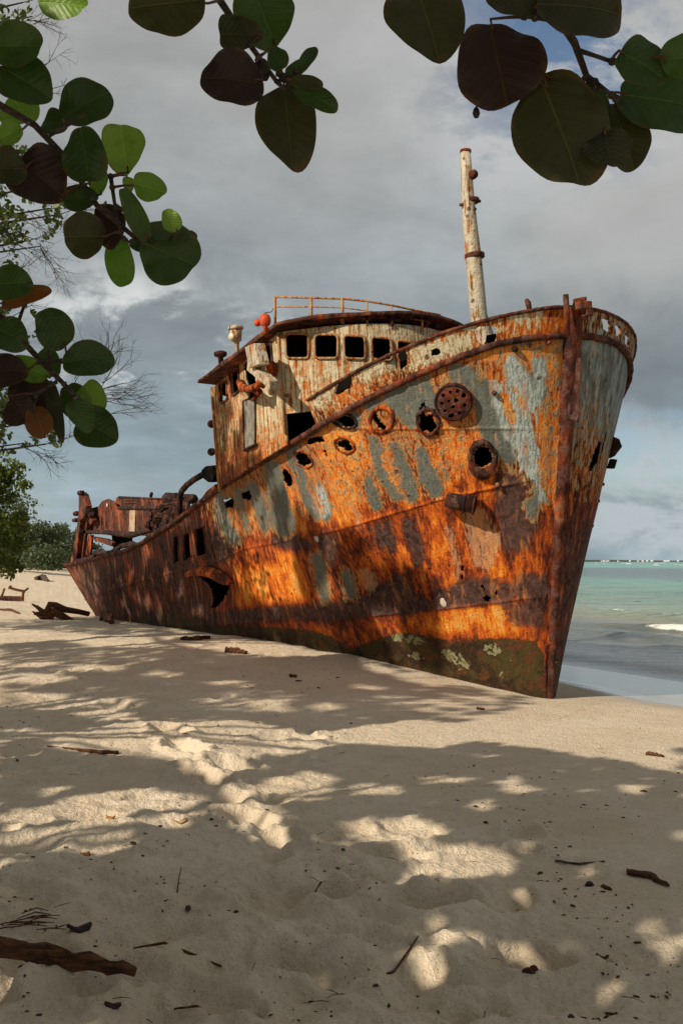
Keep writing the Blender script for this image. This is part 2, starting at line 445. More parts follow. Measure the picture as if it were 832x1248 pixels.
mar_polys=[
 [(268,744),(330,740),(380,737),(424,734),(455,722),(480,702),(492,700),(500,722),(522,736),(548,716),(562,706),(600,704),(628,714),(622,732),(560,742),(500,748),(400,756),(300,759),(268,760)],
 [(488,628),(503,632),(514,660),(519,692),(506,694),(496,662)],
 [(600,584),(628,566),(652,590),(660,612),(656,642),(640,672),(616,676),(606,640)],
 [(626,700),(668,700),(668,732),(630,730)],
 [(258,626),(276,640),(292,662),(282,684),(264,690),(256,660)],
 [(318,655),(352,650),(382,660),(376,674),(340,668)],
 [(452,640),(470,632),(484,660),(478,682),(462,670)],
 [(612,734),(664,738),(664,770),(620,760)],
 [(386,652),(408,650),(410,690),(398,700)],
 [(84,690),(110,690),(150,680),(150,700),(120,730),(100,730)],
]
maroon=blur(union(mar_polys),6)
bri=blur(union([[(338,674),(352,668),(368,680),(372,716),(372,732),(350,722),(336,700)],[(275,690),(335,690),(345,736),(290,744)],[(505,742),(600,736),(650,742),(660,770),(600,776),(520,770)],
   [(540,500),(570,515),(562,560),(560,600),(540,560)],[(655,420),(690,410),(688,560),(680,640),(668,600),(660,500)],[(470,640),(485,640),(500,690),(488,700)],[(522,630),(535,630),(545,690),(530,690)],
   [(600,640),(620,700),(612,740),(596,690)],[(560,425),(690,410),(690,425),(570,445)],[(84,695),(104,694),(98,740),(86,720)],[(380,520),(440,500),(445,640),(410,640),(400,590)],ell(355,735,8,24,-10)]),5)
pale=blur(union([[(560,620),(590,618),(612,660),(600,700),(575,690)],[(430,700),(445,690),(462,712),(450,730)],[(415,590),(425,588),(445,640),(436,650)],[(540,640),(552,640),(566,700),(556,712)],[(600,425),(640,430),(650,560),(640,560),(620,480)]]),4)
hs_c=[(277,613),(299,604),(348,583),(369,560),(383,537),(419,513),(419,543),(462,512),(521,515),(588,560),(553,495),(540,500),(570,505),(626,470),(668,462),(610,478),(650,505),(655,560)]
hstr=blur(union([[(x-4,y),(x+5,y),(x+14+l*.1,y+l*.55),(x+10+l*.28,y+l),(x+4+l*.2,y+l*.95),(x+1,y+l*.5)] for (x,y),l in zip(hs_c,[40,50,75,70,60,70,80,110,95,80,110,90,100,40,60,40,50,50])]),2.5)
algline=[(60,770),(200,742),(270,762),(330,764),(380,768),(410,780),(430,790),(460,778),(480,772),(512,771),(530,778),(560,782),(580,779),(610,778),(650,780),(664,800),(700,850)]
gpatch=blur(union([ell(437,771,14,9),ell(508,780,14,7),ell(484,776,9,8),[(494,800),(508,792),(512,800),(530,800),(510,806)],[(530,796),(545,790),(560,796),(580,812),(566,818),(545,806)],ell(600,791,12,8),ell(398,768,10,5),ell(612,824,5,5)]),2)
def s_(m): return samp(m,PX,PY)
alg=sst(-11,11,PY-np.interp(PX,[a for a,b in algline],[b for a,b in algline]))*sst(100,200,PX)
left=sst(330,230,PX)             # the aft part: browner, streaky, little paint left
upper=sst(0,-30,PY-np.interp(PX,[200,300,338,415,538,620,655,690],[640,655,655,640,600,590,630,640]))*sst(230,262,PX)
m1=np.stack([np.maximum(np.minimum(1.3*s_(paint),1.0)*(1-.55*s_(hstr))*(1-.25*left),(.33+.10*sst(600,640,PX)*sst(690,675,PX)*sst(600,560,PY))*upper),np.maximum(s_(maroon),left*(.30+.55*fbm(S*1.1,Z*1.4,5,4))),np.maximum(s_(bri),s_(hstr)*(.25+.75*vn(S*9,Z*1.,12)))],-1)
m2=np.stack([alg,s_(pale),np.maximum(s_(paint_lt),.72*s_(gpatch))],-1)
# ---- relief: plate dents, weld seams, ribs showing through
disp=.022*(fbm(S*1.3,Z*1.3,3,4)-.5)+.012*(fbm(S*5,Z*5,9,4)-.5)
seams=[[(690,575),(620,591),(538,608),(415,645),(338,661),(300,668),(250,690),(180,705),(90,735)],[(690,722),(620,732),(500,746),(400,756),(300,759),(240,762)],[(262,590),(300,580),(400,522)]]
for q in seams:
    q=sorted(q);dd=PY-np.interp(PX,[a for a,b in q],[b for a,b in q]);disp+=.016*np.exp(-(dd/1.8)**2)*(PX>88)
ribm=samp(blur(union([[(275,672),(345,672),(370,700),(372,735),(285,742)],[(120,690),(225,690),(225,740),(120,740)]]),6),PX,PY)
disp+=ribm*.022*np.maximum(0,np.sin(S*2*math.pi/.19))**1.5
disp+=.012*np.maximum(0,np.sin(S*2*math.pi/.55))**6
for (cx,cy,r,am) in [(553,490,30,.04),(588,560,30,.035),(521,515,22,.03),(465,512,24,.03),(420,530,34,-.03),(560,612,20,.02),(640,620,60,-.05),(460,700,60,-.05),(350,600,50,-.04),(260,712,30,-.12)]:
    disp+=am*np.exp(-((PX-cx)**2+(PY-cy)**2)/(2*(r*.6)**2))
taper=sst(0,.01,np.broadcast_to(us[None,:],S.shape))
V1=V0+N0*(disp*taper)[...,None]
# ---- rusted-through openings
fx=(PX[:-1,:-1]+PX[1:,1:])/2;fy=(PY[:-1,:-1]+PY[1:,1:])/2
jx=fx+5.*(fbm(fx*.16,fy*.16,31,3)-.5)+2*(vn(fx*.7,fy*.7,8)-.5);jy=fy+5.*(fbm(fx*.16,fy*.16,61,3)-.5)+2*(vn(fx*.7,fy*.7,18)-.5)
holes=[ [(271,608),(284,606),(285,620),(277,618)], ell(299,604,5,5), ell(303,604,3,7), ell(348,583,4.5,11,-25), ell(369,560,11,7,35),
 [(372,538),(378,532),(392,531),(394,539),(388,541),(384,540),(378,544),(373,543)], ell(419,513,13,7,18), ell(419,543,10.5,6,30),
 [(453,503),(457,499),(460,508),(466,512),(472,522),(468,524),(461,518),(455,511)],
 [(512,514),(511,504),(516,500),(520,506),(524,503),(530,509),(533,521),(532,529),(524,526),(514,526)], ell(525,508,4.5,5), ell(517,494,2.5,3.5),ell(514,499,2.5,3),
 ell(588,556,12,13,0),
 ell(588,717,2,4,-20),ell(593,729,4,3.5),ell(562,703,1.6,3,-20),ell(564,692,1.5,3,-20),ell(396,553,2,5,-20),ell(604,722,1.5,3),
 ell(541,478,0.1,0.1),
 [(212,655),(218,653),(219,684),(213,686)],[(224,652),(232,649),(234,680),(225,683)],[(239,645),(249,642),(251,676),(241,678)],
 [(240,703),(252,706),(268,711),(275,718),(269,730),(261,740),(254,741),(256,728),(250,716)] ]
cut=np.zeros(fx.shape,bool)
for i,h_ in enumerate(holes):
    soft=not(21<=i<=23)
    if soft: cut|=inpoly(h_,jx,jy)
    else: cut|=inpoly(h_,fx+1.0*(vn(fx,fy,4)-.5),fy+1.*(vn(fx,fy,5)-.5))
hsv=np.stack([S,Z,Wd],-1)
Vn=V1.reshape(-1,3);fq=gridfaces(NH,NU,~cut,flip=False)
# orientation outward
def orient(Vv,Fq,dirv):
    k=Fq[len(Fq)//2];a=Vv[k[1]]-Vv[k[0]];b=Vv[k[3]]-Vv[k[0]];n=np.cross(a,b)
    return Fq if n@dirv>0 else Fq[:,::-1]
fq=orient(Vn,fq,nn)
Vc,Fc,Ac=compact(Vn,fq,{'m1':('FLOAT_COLOR',m1.reshape(-1,3)),'m2':('FLOAT_COLOR',m2.reshape(-1,3)),'hs':('FLOAT_VECTOR',hsv.reshape(-1,3))})
# far side
uf=np.interp(np.linspace(0,ac[-1],420),ac,uu);hf=np.linspace(-.12,1,150)
S2,W2,Z2=side_grid(uf,hf,-1);V2=P(S2,W2,Z2);N2=normals(V2)
if np.mean(N2@(-nn))<0:N2=-N2
X2,Y2=proj(V2)
V2=V2+N2*((.02*(fbm(S2*1.3,Z2*1.3,13,4)-.5)+.010*np.maximum(0,np.sin(S2*2*math.pi/.5))**6)*sst(0,.01,np.broadcast_to(uf[None,:],S2.shape)))[...,None]
fx2=(X2[:-1,:-1]+X2[1:,1:])/2+3*(vn(S2[:-1,:-1]*9,Z2[:-1,:-1]*4,3)-.5);fy2=(Y2[:-1,:-1]+Y2[1:,1:])/2
sfar=S2[:-1,:-1]
cut2=((inpoly([(722,552),(728,538),(731,540),(727,560),(720,575),(718,570)],fx2,fy2))|(inpoly([(731,545),(736,528),(739,524),(738,535),(731,560),(727,566)],fx2,fy2)))&(np.arange(419)[None,:]<X2.argmax(1)[:-1,None])
m1b=np.stack([sst(.45,1.,Z2/zsheer(S2))*.85*(.45+.9*fbm(S2*1.5,Z2*.3,8)),.15+.50*sst(.75,.4,Z2/zsheer(S2)),.0*Z2],-1)
m2b=np.stack([sst(.16,.08,Z2/zsheer(S2)),0*Z2,.35+0*Z2],-1)
q2=orient(V2.reshape(-1,3),gridfaces(150,420,~cut2),-nn)
V2c,F2c,A2c=compact(V2.reshape(-1,3),q2,{'m1':('FLOAT_COLOR',m1b.reshape(-1,3)),'m2':('FLOAT_COLOR',m2b.reshape(-1,3)),'hs':('FLOAT_VECTOR',np.stack([S2+40,Z2,W2],-1).reshape(-1,3))})
nV=len(Vc)
Vall=np.concatenate([Vc,V2c]);Fall=np.concatenate([Fc,F2c+nV])
Aall={k:(Ac[k][0],np.concatenate([Ac[k][1],A2c[k][1]])) for k in Ac}
hull=mesh('hull',Vall,Fall,[M['hull'],M['black']],ship,True,Aall)
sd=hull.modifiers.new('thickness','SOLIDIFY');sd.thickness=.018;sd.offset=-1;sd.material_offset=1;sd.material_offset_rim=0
# lookup of points on the near side
sub=(slice(None,None,2),slice(None,None,2))
LX,LY,LV,LN=PX[sub].ravel(),PY[sub].ravel(),V1[sub].reshape(-1,3),N0[sub].reshape(-1,3)
def hull_at(px,py):
    i=np.argmin((LX-px)**2+(LY-py)**2);return LV[i],LN[i]
X2f,Y2f,V2f,N2f=X2.ravel(),Y2.ravel(),V2.reshape(-1,3),N2.reshape(-1,3)
# ------------------------------------------------------------------ deck (closes the hull, hidden inside)
sk=np.linspace(-.7,LEN+.8,80);zk=zsheer(sk)*.93
wk=hb(sk,zk,.93)-.03
dk=np.stack([P(sk,wk*q,zk) for q in np.linspace(-1,1,9)],0)
mesh('deck',dk.reshape(-1,3),gridfaces(9,80),M['rustdk'],ship)
# ------------------------------------------------------------------ bulwark
def bulwark_grid(sg,nu,nv,smax):
    U=np.linspace(0,1,nu);U=U**1.6;Sg=-.86+U*(smax+.86)
    vv=np.linspace(0,1,nv)
    Q,SS=np.meshgrid(vv,Sg,indexing='ij')
    Zb=zsheer(SS);Zt=zbul(SS)
    ZZ=Zb+(Zt-Zb)*Q;hh=1+.12*Q*np.clip((Zt-Zb)/.35,0,1)
    SS2=stem(ZZ)+(SS+.86)*(smax-stem(ZZ))/(smax+.86)
    return SS2,sg*hb(SS2,ZZ,hh),ZZ,Q
SMX=float(np.interp(-374,-proj(P(_Sb,hb(_Sb,_Zb,1.12),_Zb))[0],_Sb))
for sg in (1,-1):
    nu,nv=(620,60) if sg>0 else (420,46)
    SS,WW,ZZ,Q=bulwark_grid(sg,nu,nv,SMX)
    VV=P(SS,WW,ZZ);nx=normals(VV);
    dsp=.012*(fbm(SS*3,ZZ*3,33,4)-.5);VV=VV+nx*dsp[...,None]*sst(-.8,-.6,SS)[...,None]
    X,Y=proj(VV);cx=(X[:-1,:-1]+X[1:,1:])/2+1.2*(vn(SS[:-1,:-1]*22,ZZ[:-1,:-1]*22,2)-.5);cy=(Y[:-1,:-1]+Y[1:,1:])/2+1.2*(vn(SS[:-1,:-1]*22,ZZ[:-1,:-1]*22,3)-.5)
    if sg>0:
        ops=[[(407,478),(410,466),(418,459),(427,456),(429,464),(427,472),(418,478),(410,482)],[(469,440),(474,432),(484,428),(493,427),(497,434),(496,444),(490,450),(478,453),(471,450)],
             [(525,434),(526,427),(531,424),(536,426),(536,431),(531,434)],[(578,402),(583,398),(600,397),(605,401),(605,412),(602,418),(588,420),(580,416)],
             [(388,491),(394,485),(402,482),(401,487),(390,493)]]
        pm=.30+.5*blur(union([[(440,445),(470,432),(470,450),(440,470)],[(500,425),(575,400),(575,425),(500,450)],[(380,485),(405,470),(405,490),(380,500)],ell(640,386,25,6)]),5)[np.clip(Y.astype(int),0,H_-1),np.clip(X.astype(int),0,W_-1)]
        pm=pm*sst(700,640,X)**.5
        mar=.25*sst(.9,1.,Q);br=.5*sst(600,640,X)
        keepside=np.ones(cx.shape,bool)
        offs=80
    else:
        ops=[[(733,387),(742,390),(743,404),(740,405),(734,401)],[(749,395),(755,398),(756,412),(750,409)],[(761,405),(766,411),(766,425),(761,419)]]
        pm=.38+0*X;mar=.4+0*X;br=0*X;offs=120
        keepside=SS[:-1,:-1]<2.6
    cutb=np.zeros(cx.shape,bool)
    for o_ in ops: cutb|=inpoly(o_,cx,cy)&(keepside if sg<0 else True)
    # ragged top lip
    q=orient(VV.reshape(-1,3),gridfaces(nv,nu,~cutb),nn*sg)
    at_={'m1':('FLOAT_COLOR',np.stack([pm+0*X,mar+0*X,br+0*X],-1).reshape(-1,3)),'m2':('FLOAT_COLOR',np.stack([0*X,.35+0*X,.7+0*X],-1).reshape(-1,3)),'hs':('FLOAT_VECTOR',np.stack([SS+offs,ZZ,WW],-1).reshape(-1,3))}
    a,b,c=compact(VV.reshape(-1,3),q,at_)
    bw=mesh('bulwark',a,b,M['cream'] if sg>0 else M['hull'],ship,True,c)
    s_m=bw.modifiers.new('thickness','SOLIDIFY');s_m.thickness=.03;s_m.offset=-1
    # capping rail on the bulwark
    top=VV[-1,::6];mb=MB().tube(top,.022,6,jit=.15);mb.build('bulwark_cap',M['rust'],ship,True)
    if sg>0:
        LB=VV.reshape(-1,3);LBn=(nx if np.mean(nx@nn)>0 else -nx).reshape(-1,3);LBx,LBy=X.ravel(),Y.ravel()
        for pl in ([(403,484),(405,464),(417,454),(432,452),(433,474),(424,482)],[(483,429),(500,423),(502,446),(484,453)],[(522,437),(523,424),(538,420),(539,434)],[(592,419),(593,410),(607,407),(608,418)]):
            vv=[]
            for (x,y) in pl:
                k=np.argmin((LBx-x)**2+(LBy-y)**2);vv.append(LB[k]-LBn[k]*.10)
            MB().prism(vv,-nn*.03).build('opening_shade_plate',M['black'],bw)  # black plates added behind the openings, standing in for the shade inside
# ------------------------------------------------------------------ rubbing strake along the sheer, both sides
for sg in (1,-1):
    ssx=-.85+(np.linspace(0,1,260)**1.5)*(LEN+.9+.85) ; zz=zsheer(ssx)
    # finish round the stern by arclength
    pts=[]
    for s0 in us[::5]:
        s1=-.86+s0*(LEN+1.86)
        z=float(zsheer(s1));w=float(hb(np.float64(s1),z,1.))
        pts.append(P(s1,sg*(w+.03),z-.0))
    pts=[np.array(p)+rng.normal(0,.004,3) for p in pts]
    r=[.041 for i in range(len(pts))]
    MB().tube(pts,r,8,flat=1.,jit=.025).build('rubbing_strake',M['rust'],ship,True)
# ------------------------------------------------------------------ stem bar
zs_=np.linspace(-.5,float(zbul(np.float64(-.8)))+.03,90)
vs=[];
for i,z in enumerate(zs_):
    s=float(stem(np.float64(z)));tp=max(0,min(1,z/4.6));wd=.03+.085*tp;fw=.03+.05*tp
    pr=[(s+.10,wd),(s-.01,wd+.012),(s-fw,wd*.55),(s-fw-.01,0),(s-fw,-wd*.55),(s-.01,-wd-.012),(s+.10,-wd)]
    for (a,b) in pr:
        vs.append(P(a+random.gauss(0,.003),b+random.gauss(0,.004)+.02*math.sin(z*3)*0,z))
vs=np.array(vs);mesh('stem_bar',vs,gridfaces(90,7),M['rust'],ship,False)
# orange weld flange beside the stem on the beach side
# stem head fittings
def onstem(px,py,off=0.): 
    return uns(px,py,0)*0+unw(px,py,off)
mb=MB();mb.box(unw(709,373,0),dv*.07,WV*.085,ZV*.045);mb.box(unw(715,381,-.05),dv*.05,WV*.05,ZV*.04);mb.tube([unw(698,367,.05),unw(714,364,-.03)],.026,8,jit=.1)
mb.build('stem_head',M['rust'],ship,bevel=.012)
mb=MB();mb.tube([unw(691,408,.2),unw(690,380,.2),unw(689,359,.2)],[.032,.034,.03],8,jit=.1);mb.build('bow_post',M['rust'],ship,True)
mb=MB();mb.tube([unw(645,378,.5),unw(643,369,.5),unw(641,366,.5)],[.03,.035,.025],8,jit=.1);mb.build('fairlead_pin',M['rust'],ship,True)
mb=MB();a=[unw(x,y,.14) for x,y in [(702,436),(707,437),(706,470),(704,492),(708,505),(700,514),(689,508),(692,492),(697,485),(699,460)]]
mb.prism(a,-dv*.03+WV*.02);mb.tube([unw(692,508,.2),unw(704,512,.14)],.035,8,jit=.1);mb.build('anchor_lug',M['rust'],ship,bevel=.01)

# ------------------------------------------------------------------ fittings on the beach-side plating
def rim_on_hull(poly,rad,name,mat,off=.01,jit=.25,n=8,lab=None):
    pts=[]
    for (x,y) in poly:
        v,n_=hull_at(x,y);pts.append(v+n_*off)
    o=MB().tube(pts,rad,n,closed=True,jit=jit).build(name,mat,ship,True)
    if lab:o['label']=lab
    return o
def ringband(poly_in,poly_out,h,name,mat):
    """raised collar between two outlines"""
    V=[];n=len(poly_in)
    rows=[(poly_out,0.,0),(poly_out,.6,0),(None,1.,.5),(poly_in,.85,0),(poly_in,-.6,0)]
    for (pl,hh,mixv) in rows:
        for k in range(n):
            if pl is None:x=(poly_in[k][0]+poly_out[k][0])/2;y=(poly_in[k][1]+poly_out[k][1])/2
            else:x,y=pl[k]
            v,nr=hull_at(x,y);V.append(v+nr*(h*hh)+rng.normal(0,.004,3))
    Fq=[]
    for r in range(len(rows)-1):
        for k in range(n):Fq.append((r*n+k,r*n+(k+1)%n,(r+1)*n+(k+1)%n,(r+1)*n+k))
    return mesh(name,np.array(V),Fq,mat,ship,True)
ringband(ell(588,556,12,14,0,32),ell(587.5,560,17.5,25,-4,32),.06,'hawse_collar',M['rust'])
ringband(ell(522,513,11,14,-10,28),ell(522,513,14.5,18,-10,28),.03,'porthole_collar',M['rust'])
ringband(ell(465,511,12,13,20,28),ell(466,511,16,18,20,28),.02,'porthole_collar',M['rustlt'])
ringband(ell(419,513,14,8,18,26),ell(419,513,16.5,10,18,26),.02,'porthole_collar',M['rustdk'])
ringband(ell(419,543,11.5,7.5,30,26),ell(419,543,14,10,30,26),.02,'porthole_collar',M['rustlt'])
ringband(ell(369,560,12,8,35,22),ell(369,560,13.5,9.5,35,22),.014,'porthole_collar',M['rustlt'])
pt=[]
for yy in np.linspace(412,836,70):
    v,n_=hull_at(np.interp(yy,[405,560,700,850],[688,684,676,664]),yy);pt.append(v+n_*.004+rng.normal(0,.003,3))
MB().tube(pt,.016,6,jit=.3).build('weld_bead',M['rustlt'],ship,True)
# perforated round cover
v0,n0=hull_at(553,490);ax=np.cross(n0,[0,0,1.]);ax/=np.linalg.norm(ax);ay=np.cross(ax,n0)
v0=v0+n0*.03;G=np.linspace(-1,1,90);gx,gy=np.meshgrid(G,G);rr=np.hypot(gx,gy);RD=.205
Vd=v0+(gx*RD)[...,None]*ax*1.0+(gy*RD)[...,None]*ay+n0*(.035*np.sqrt(np.clip(1-rr**2,0,1))+.015*(fbm(gx*9,gy*9,3)))[...,None]
cc=(gx[:-1,:-1]+gx[1:,1:])/2;cd=(gy[:-1,:-1]+gy[1:,1:])/2;kp=np.hypot(cc,cd)<.97+.05*(vn(cc*6,cd*6,2)-.5)
for (hx,hy,hr) in [(-.62,.38,.14),(-.3,.62,.12),(.12,.58,.10),(.5,.42,.12),(.62,-.02,.12),(.45,-.45,.13),(.1,-.72,.17),(-.35,-.6,.12),(-.66,-.18,.12),(-.2,.12,.13),(.22,.08,.10),(.0,-.25,.12)]:
    kp&=((cc-hx)**2+((cd-hy)*1.1)**2)>(hr*(1+.4*(vn(cc*14,cd*14,9)-.5)))**2
q=orient(Vd.reshape(-1,3),gridfaces(90,90,kp),n0);a,b,_=compact(Vd.reshape(-1,3),q)
oc=mesh('hawse_cover',a,b,M['rust'],ship,True);sx=oc.modifiers.new('t','SOLIDIFY');sx.thickness=.03
MB().lathe(v0-n0*.05,n0,[(RD*.98,0),(RD*1.06,.03),(RD*1.06,.07),(RD*.93,.085),(RD*.93,.03),(0.001,.028)],36).build('cover_rim',M['rustdk'],oc,True)
# pipe stub under the hawse hole
va,na=hull_at(546,606);vb,nb=hull_at(580,612);va=va+na*.10;vb=vb+nb*.12
mb=MB();mb.tube([va,va*.8+vb*.2,va*.4+vb*.6,vb],[.085,.09,.10,.105],14,jit=.08,cap=True);mb.tube([va*.35+vb*.65,va*.3+vb*.7],[.118,.118],14,jit=.05)
mb.tube([vb-(vb-va)*.02,vb+(vb-va)*.04],[.12,.11],14,jit=.05);mb.build('discharge_pipe',M['rust'],ship,True)
mb=MB();mb.lathe(vb+(vb-va)*.045,(vb-va),[(.08,0),(.078,.004),(.001,.004)],14);mb.build('pipe_shade_disc',M['black'],ship)  # black disc painted as the shade inside the pipe mouth
# small studs and white marks
for (x,y,r) in [(626,426,.035),(675,418,.03),(601,478,.03),(605,590,.03)]:
    v,nr=hull_at(x,y);MB().lathe(v,nr,[(r,0),(r*.9,.04),(r*.3,.06)],10).build('hull_stud',M['rust'],ship,True)
for (x,y,rx,ry) in [(385,656,5,5),(541,733,4,6)]:
    v,nr=hull_at(x,y);a=np.cross(nr,[0,0,1.]);a/=np.linalg.norm(a);b=np.cross(a,nr);vs=[v+nr*.012];n=18
    for k in range(n):
        an=2*math.pi*k/n;r=1+.35*(random.random()-.5);vs.append(v+nr*.004+a*math.cos(an)*rx/FL*v[1]*r+b*math.sin(an)*ry/FL*v[1]*r)
    mesh('barnacle_patch',np.array(vs),[(0,1+k,1+(k+1)%n) for k in range(n)],plain('chalky_white',(.55,.48,.42),.9,.1,60),ship)
# window frames of the three aft openings, torn plate
for pl in holes[21:24]:
    rim_on_hull(pl,.016,'port_frame',M['rust'],jit=.15)
v_=[]
top=[(226,698),(238,692),(252,691),(266,697),(276,704),(281,710)]
outp=[(228,704),(240,699),(252,700),(262,706),(270,712),(278,713)]
V=[];rows=7
for j in range(rows):
    q=j/(rows-1)
    for k in range(len(top)):
        x=top[k][0]*(1-q)+outp[k][0]*q;y=top[k][1]*(1-q)+outp[k][1]*q
        v,nr=hull_at(x,y);V.append(v+nr*(.01+.13*math.sin(q*2.0)*math.sin(math.pi*(k+.4)/6.2))+rng.normal(0,.006,3))
tp=mesh('torn_plate',np.array(V),gridfaces(rows,len(top)),M['rustlt'],ship,True);sx=tp.modifiers.new('s','SUBSURF');sx.levels=sx.render_levels=2;sx=tp.modifiers.new('t','SOLIDIFY');sx.thickness=.02
# brackets hanging on the seaward side
i=np.argmin((X2f-745)**2+(Y2f-540)**2+1e6*(V2f[:,1]>16));v=V2f[i];nr=N2f[i]
mb=MB();mb.prism([v-nr*.02+ZV*.1,v+nr*.10+ZV*.07,v+nr*.13-ZV*.02,v+nr*.03-ZV*.16,v-nr*.03-ZV*.2],dv*.08);mb.prism([v-ZV*.2,v+nr*.06-ZV*.2,v+nr*.02-ZV*.32,v-nr*.05-ZV*.33],dv*.06);mb.build('side_bracket',M['rustdk'],ship)
for yy in (610,640,590):
    i=np.argmin((X2f-(768-(yy-455)*.27))**2+(Y2f-yy)**2+1e6*(V2f[:,1]>16));v=V2f[i];MB().tube([v,v+N2f[i]*.05],.02,6).build('side_stud',M['rustdk'],ship)
# ------------------------------------------------------------------ wheelhouse
WA=2.32
def sol_s(px,w,z,a=0,b=12):
    for _ in range(50):
        m=(a+b)/2
        if proj(P(m,w,z))[0]>px:a=m
        else:b=m
    return (a+b)/2
S0=sol_s(342,WA,4.4);SR=sol_s(262,WA,4.0);BG=.80
WF=-.80;WC=(WA+WF)/2;WH=(WA-WF)/2
def sfr(w,off=0.): return S0-off-BG*(1-((np.asarray(w)-WC)/WH)**2)
def unf(px,py,off=0.):
    r=ray(px,py);ts=np.linspace(9,22,3000);pt=CAM+ts[:,None]*r;s,w,z=loc(pt);g=s-sfr(w,off)
    ok=np.where((g[:-1]<0)&(g[1:]>=0)&(w[:-1]<WA+.5)&(w[:-1]>WF-.7))[0]
    return pt[ok[0]] if len(ok) else pt[np.argmin(np.abs(g))]
_,_,zr1=loc(unw(241,463,WA+.28));sr1=loc(unw(241,463,WA+.28))[0]
sf1,_,zf1=loc(unw(337,391,WA+.11))
zf1-=.05;zr1-=.05
def zroof(s,w=None):
    z=zf1+(zr1-zf1)*(s-sf1)/(sr1-sf1)
    return z if w is None else z-.0105*np.clip(WA-w,0,9)**3
wh=None
def wall_from(sw,name,holes_loc,uv,mat,par,offs,paintm,flipd):
    """sw(u,v)->(s,w,z) grid on unit square arrays; holes in (u,v)-metric space"""
    pass
def wall_mesh(name,Sg,Wg,Zg,U,hl,par,outdir,mat,offs,pm,mm,br,thick=.04):
    V=P(Sg,Wg,Zg);n=normals(V)
    V=V+n*(.012*(fbm(U*2.5,Zg*2.5,int(offs),4)-.5))[...,None]
    cu=(U[:-1,:-1]+U[1:,1:])/2;cz=(Zg[:-1,:-1]+Zg[1:,1:])/2;c=np.zeros(cu.shape,bool)
    for hpoly,j in hl: c|=inpoly(hpoly,cu+j*(vn(cu*25,cz*25,3)-.5),cz+j*(vn(cu*25,cz*25,4)-.5))
    q=orient(V.reshape(-1,3),gridfaces(V.shape[0],V.shape[1],~c),outdir)
    at_={'m1':('FLOAT_COLOR',np.stack([pm+0*U,mm+0*U,br+0*U],-1).reshape(-1,3)),'m2':('FLOAT_COLOR',np.stack([0*U,.3+0*U,.6+0*U],-1).reshape(-1,3)),'hs':('FLOAT_VECTOR',np.stack([U+offs,Zg,0*U],-1).reshape(-1,3))}
    a,b,cc=compact(V.reshape(-1,3),q,at_)
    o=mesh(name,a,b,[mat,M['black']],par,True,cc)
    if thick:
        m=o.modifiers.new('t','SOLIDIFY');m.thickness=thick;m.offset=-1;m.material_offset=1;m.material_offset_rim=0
    return o
def rrect(c4,r=.22,n=4):
    """rounded quad through four corners (any order around)"""
    o=[];c=[np.array(p,float) for p in c4]
    for i in range(4):
        p=c[i];a=c[i-1];b=c[(i+1)%4];p0=p+(a-p)*r;p1=p+(b-p)*r
        for k in range(n+1):
            q=k/n;o.append((1-q)**2*p0+2*q*(1-q)*p+q*q*p1)
    return o
# side wall towards the beach: u = s
sidewin=[([(268,468),(277,464),(278,487),(269,492)],.012),([(280,452),(291,443),(293,476),(283,483)],.012),([(296,442),(309,433),(313,478),(304,484),(299,476)],.05),([(316,425),(331,416),(333,444),(318,451)],.012),
         ([(301,476),(314,472),(312,486),(302,488)],.07)]
def side_loc(p4):
    o=[]
    for (x,y) in p4:
        s,w,z=loc(unw(x,y,WA));o.append((s,z))
    return o
us_=np.linspace(S0,SR,230);vs_=np.linspace(0,1,200)
Vv,Uu=np.meshgrid(vs_,us_,indexing='ij');zb_=zsheer(Uu)-.03;zt_=zroof(Uu)-.03;Zg=zb_+(zt_-zb_)*Vv
hl=[([tuple(q) for q in rrect(side_loc(p),.2)],j) for p,j in sidewin]
pmS=.38+.25*sst(SR,S0,Uu)-.25*sst(.45,.1,Vv)
wh=wall_mesh('wheelhouse',Uu,WA+0*Uu,Zg,Uu,hl,ship,nn,M['cream'],160,pmS,.18+.35*sst(.5,.95,(Uu-S0)/(SR-S0)),.25+0*Uu)
# front wall (curved): u = w
wsn=np.linspace(WF,WA,300)
frontwin=[[(347,407),(375,407),(376,437),(348,437)],[(383,408),(411,408),(411,437),(383,437)],[(418,409),(444,410),(445,438),(419,437)],[(452,411),(476,413),(477,440),(453,438)],[(483,415),(502,418),(503,442),(484,440)]]
def front_loc(p4): 
    o=[]
    for (x,y) in p4:
        s,w,z=loc(unf(x,y));o.append((w,z))
    return o
fl=[front_loc(p) for p in frontwin]
# further windows repeated to the seaward side at the same pitch
pitch=abs(fl[1][0][0]-fl[2][0][0])
Vv,Wg=np.meshgrid(np.linspace(0,1,170),wsn,indexing='ij')
zfb=loc(unf(344,505))[2];zb2=zfb+.0*Wg;zt2=zroof(S0,Wg)-.02+0*Wg;Zg=zb2+(zt2-zb2)*Vv
hlf=[([tuple(q) for q in rrect(p,.2)],.006) for p in fl]
wall_mesh('front_wall',sfr(Wg),Wg,Zg,-Wg,[([(-a,b) for a,b in p],j) for p,j in hlf],wh,-dv,M['cream'],200,.50+.12*Vv,.10+0*Wg,.25+0*Wg)
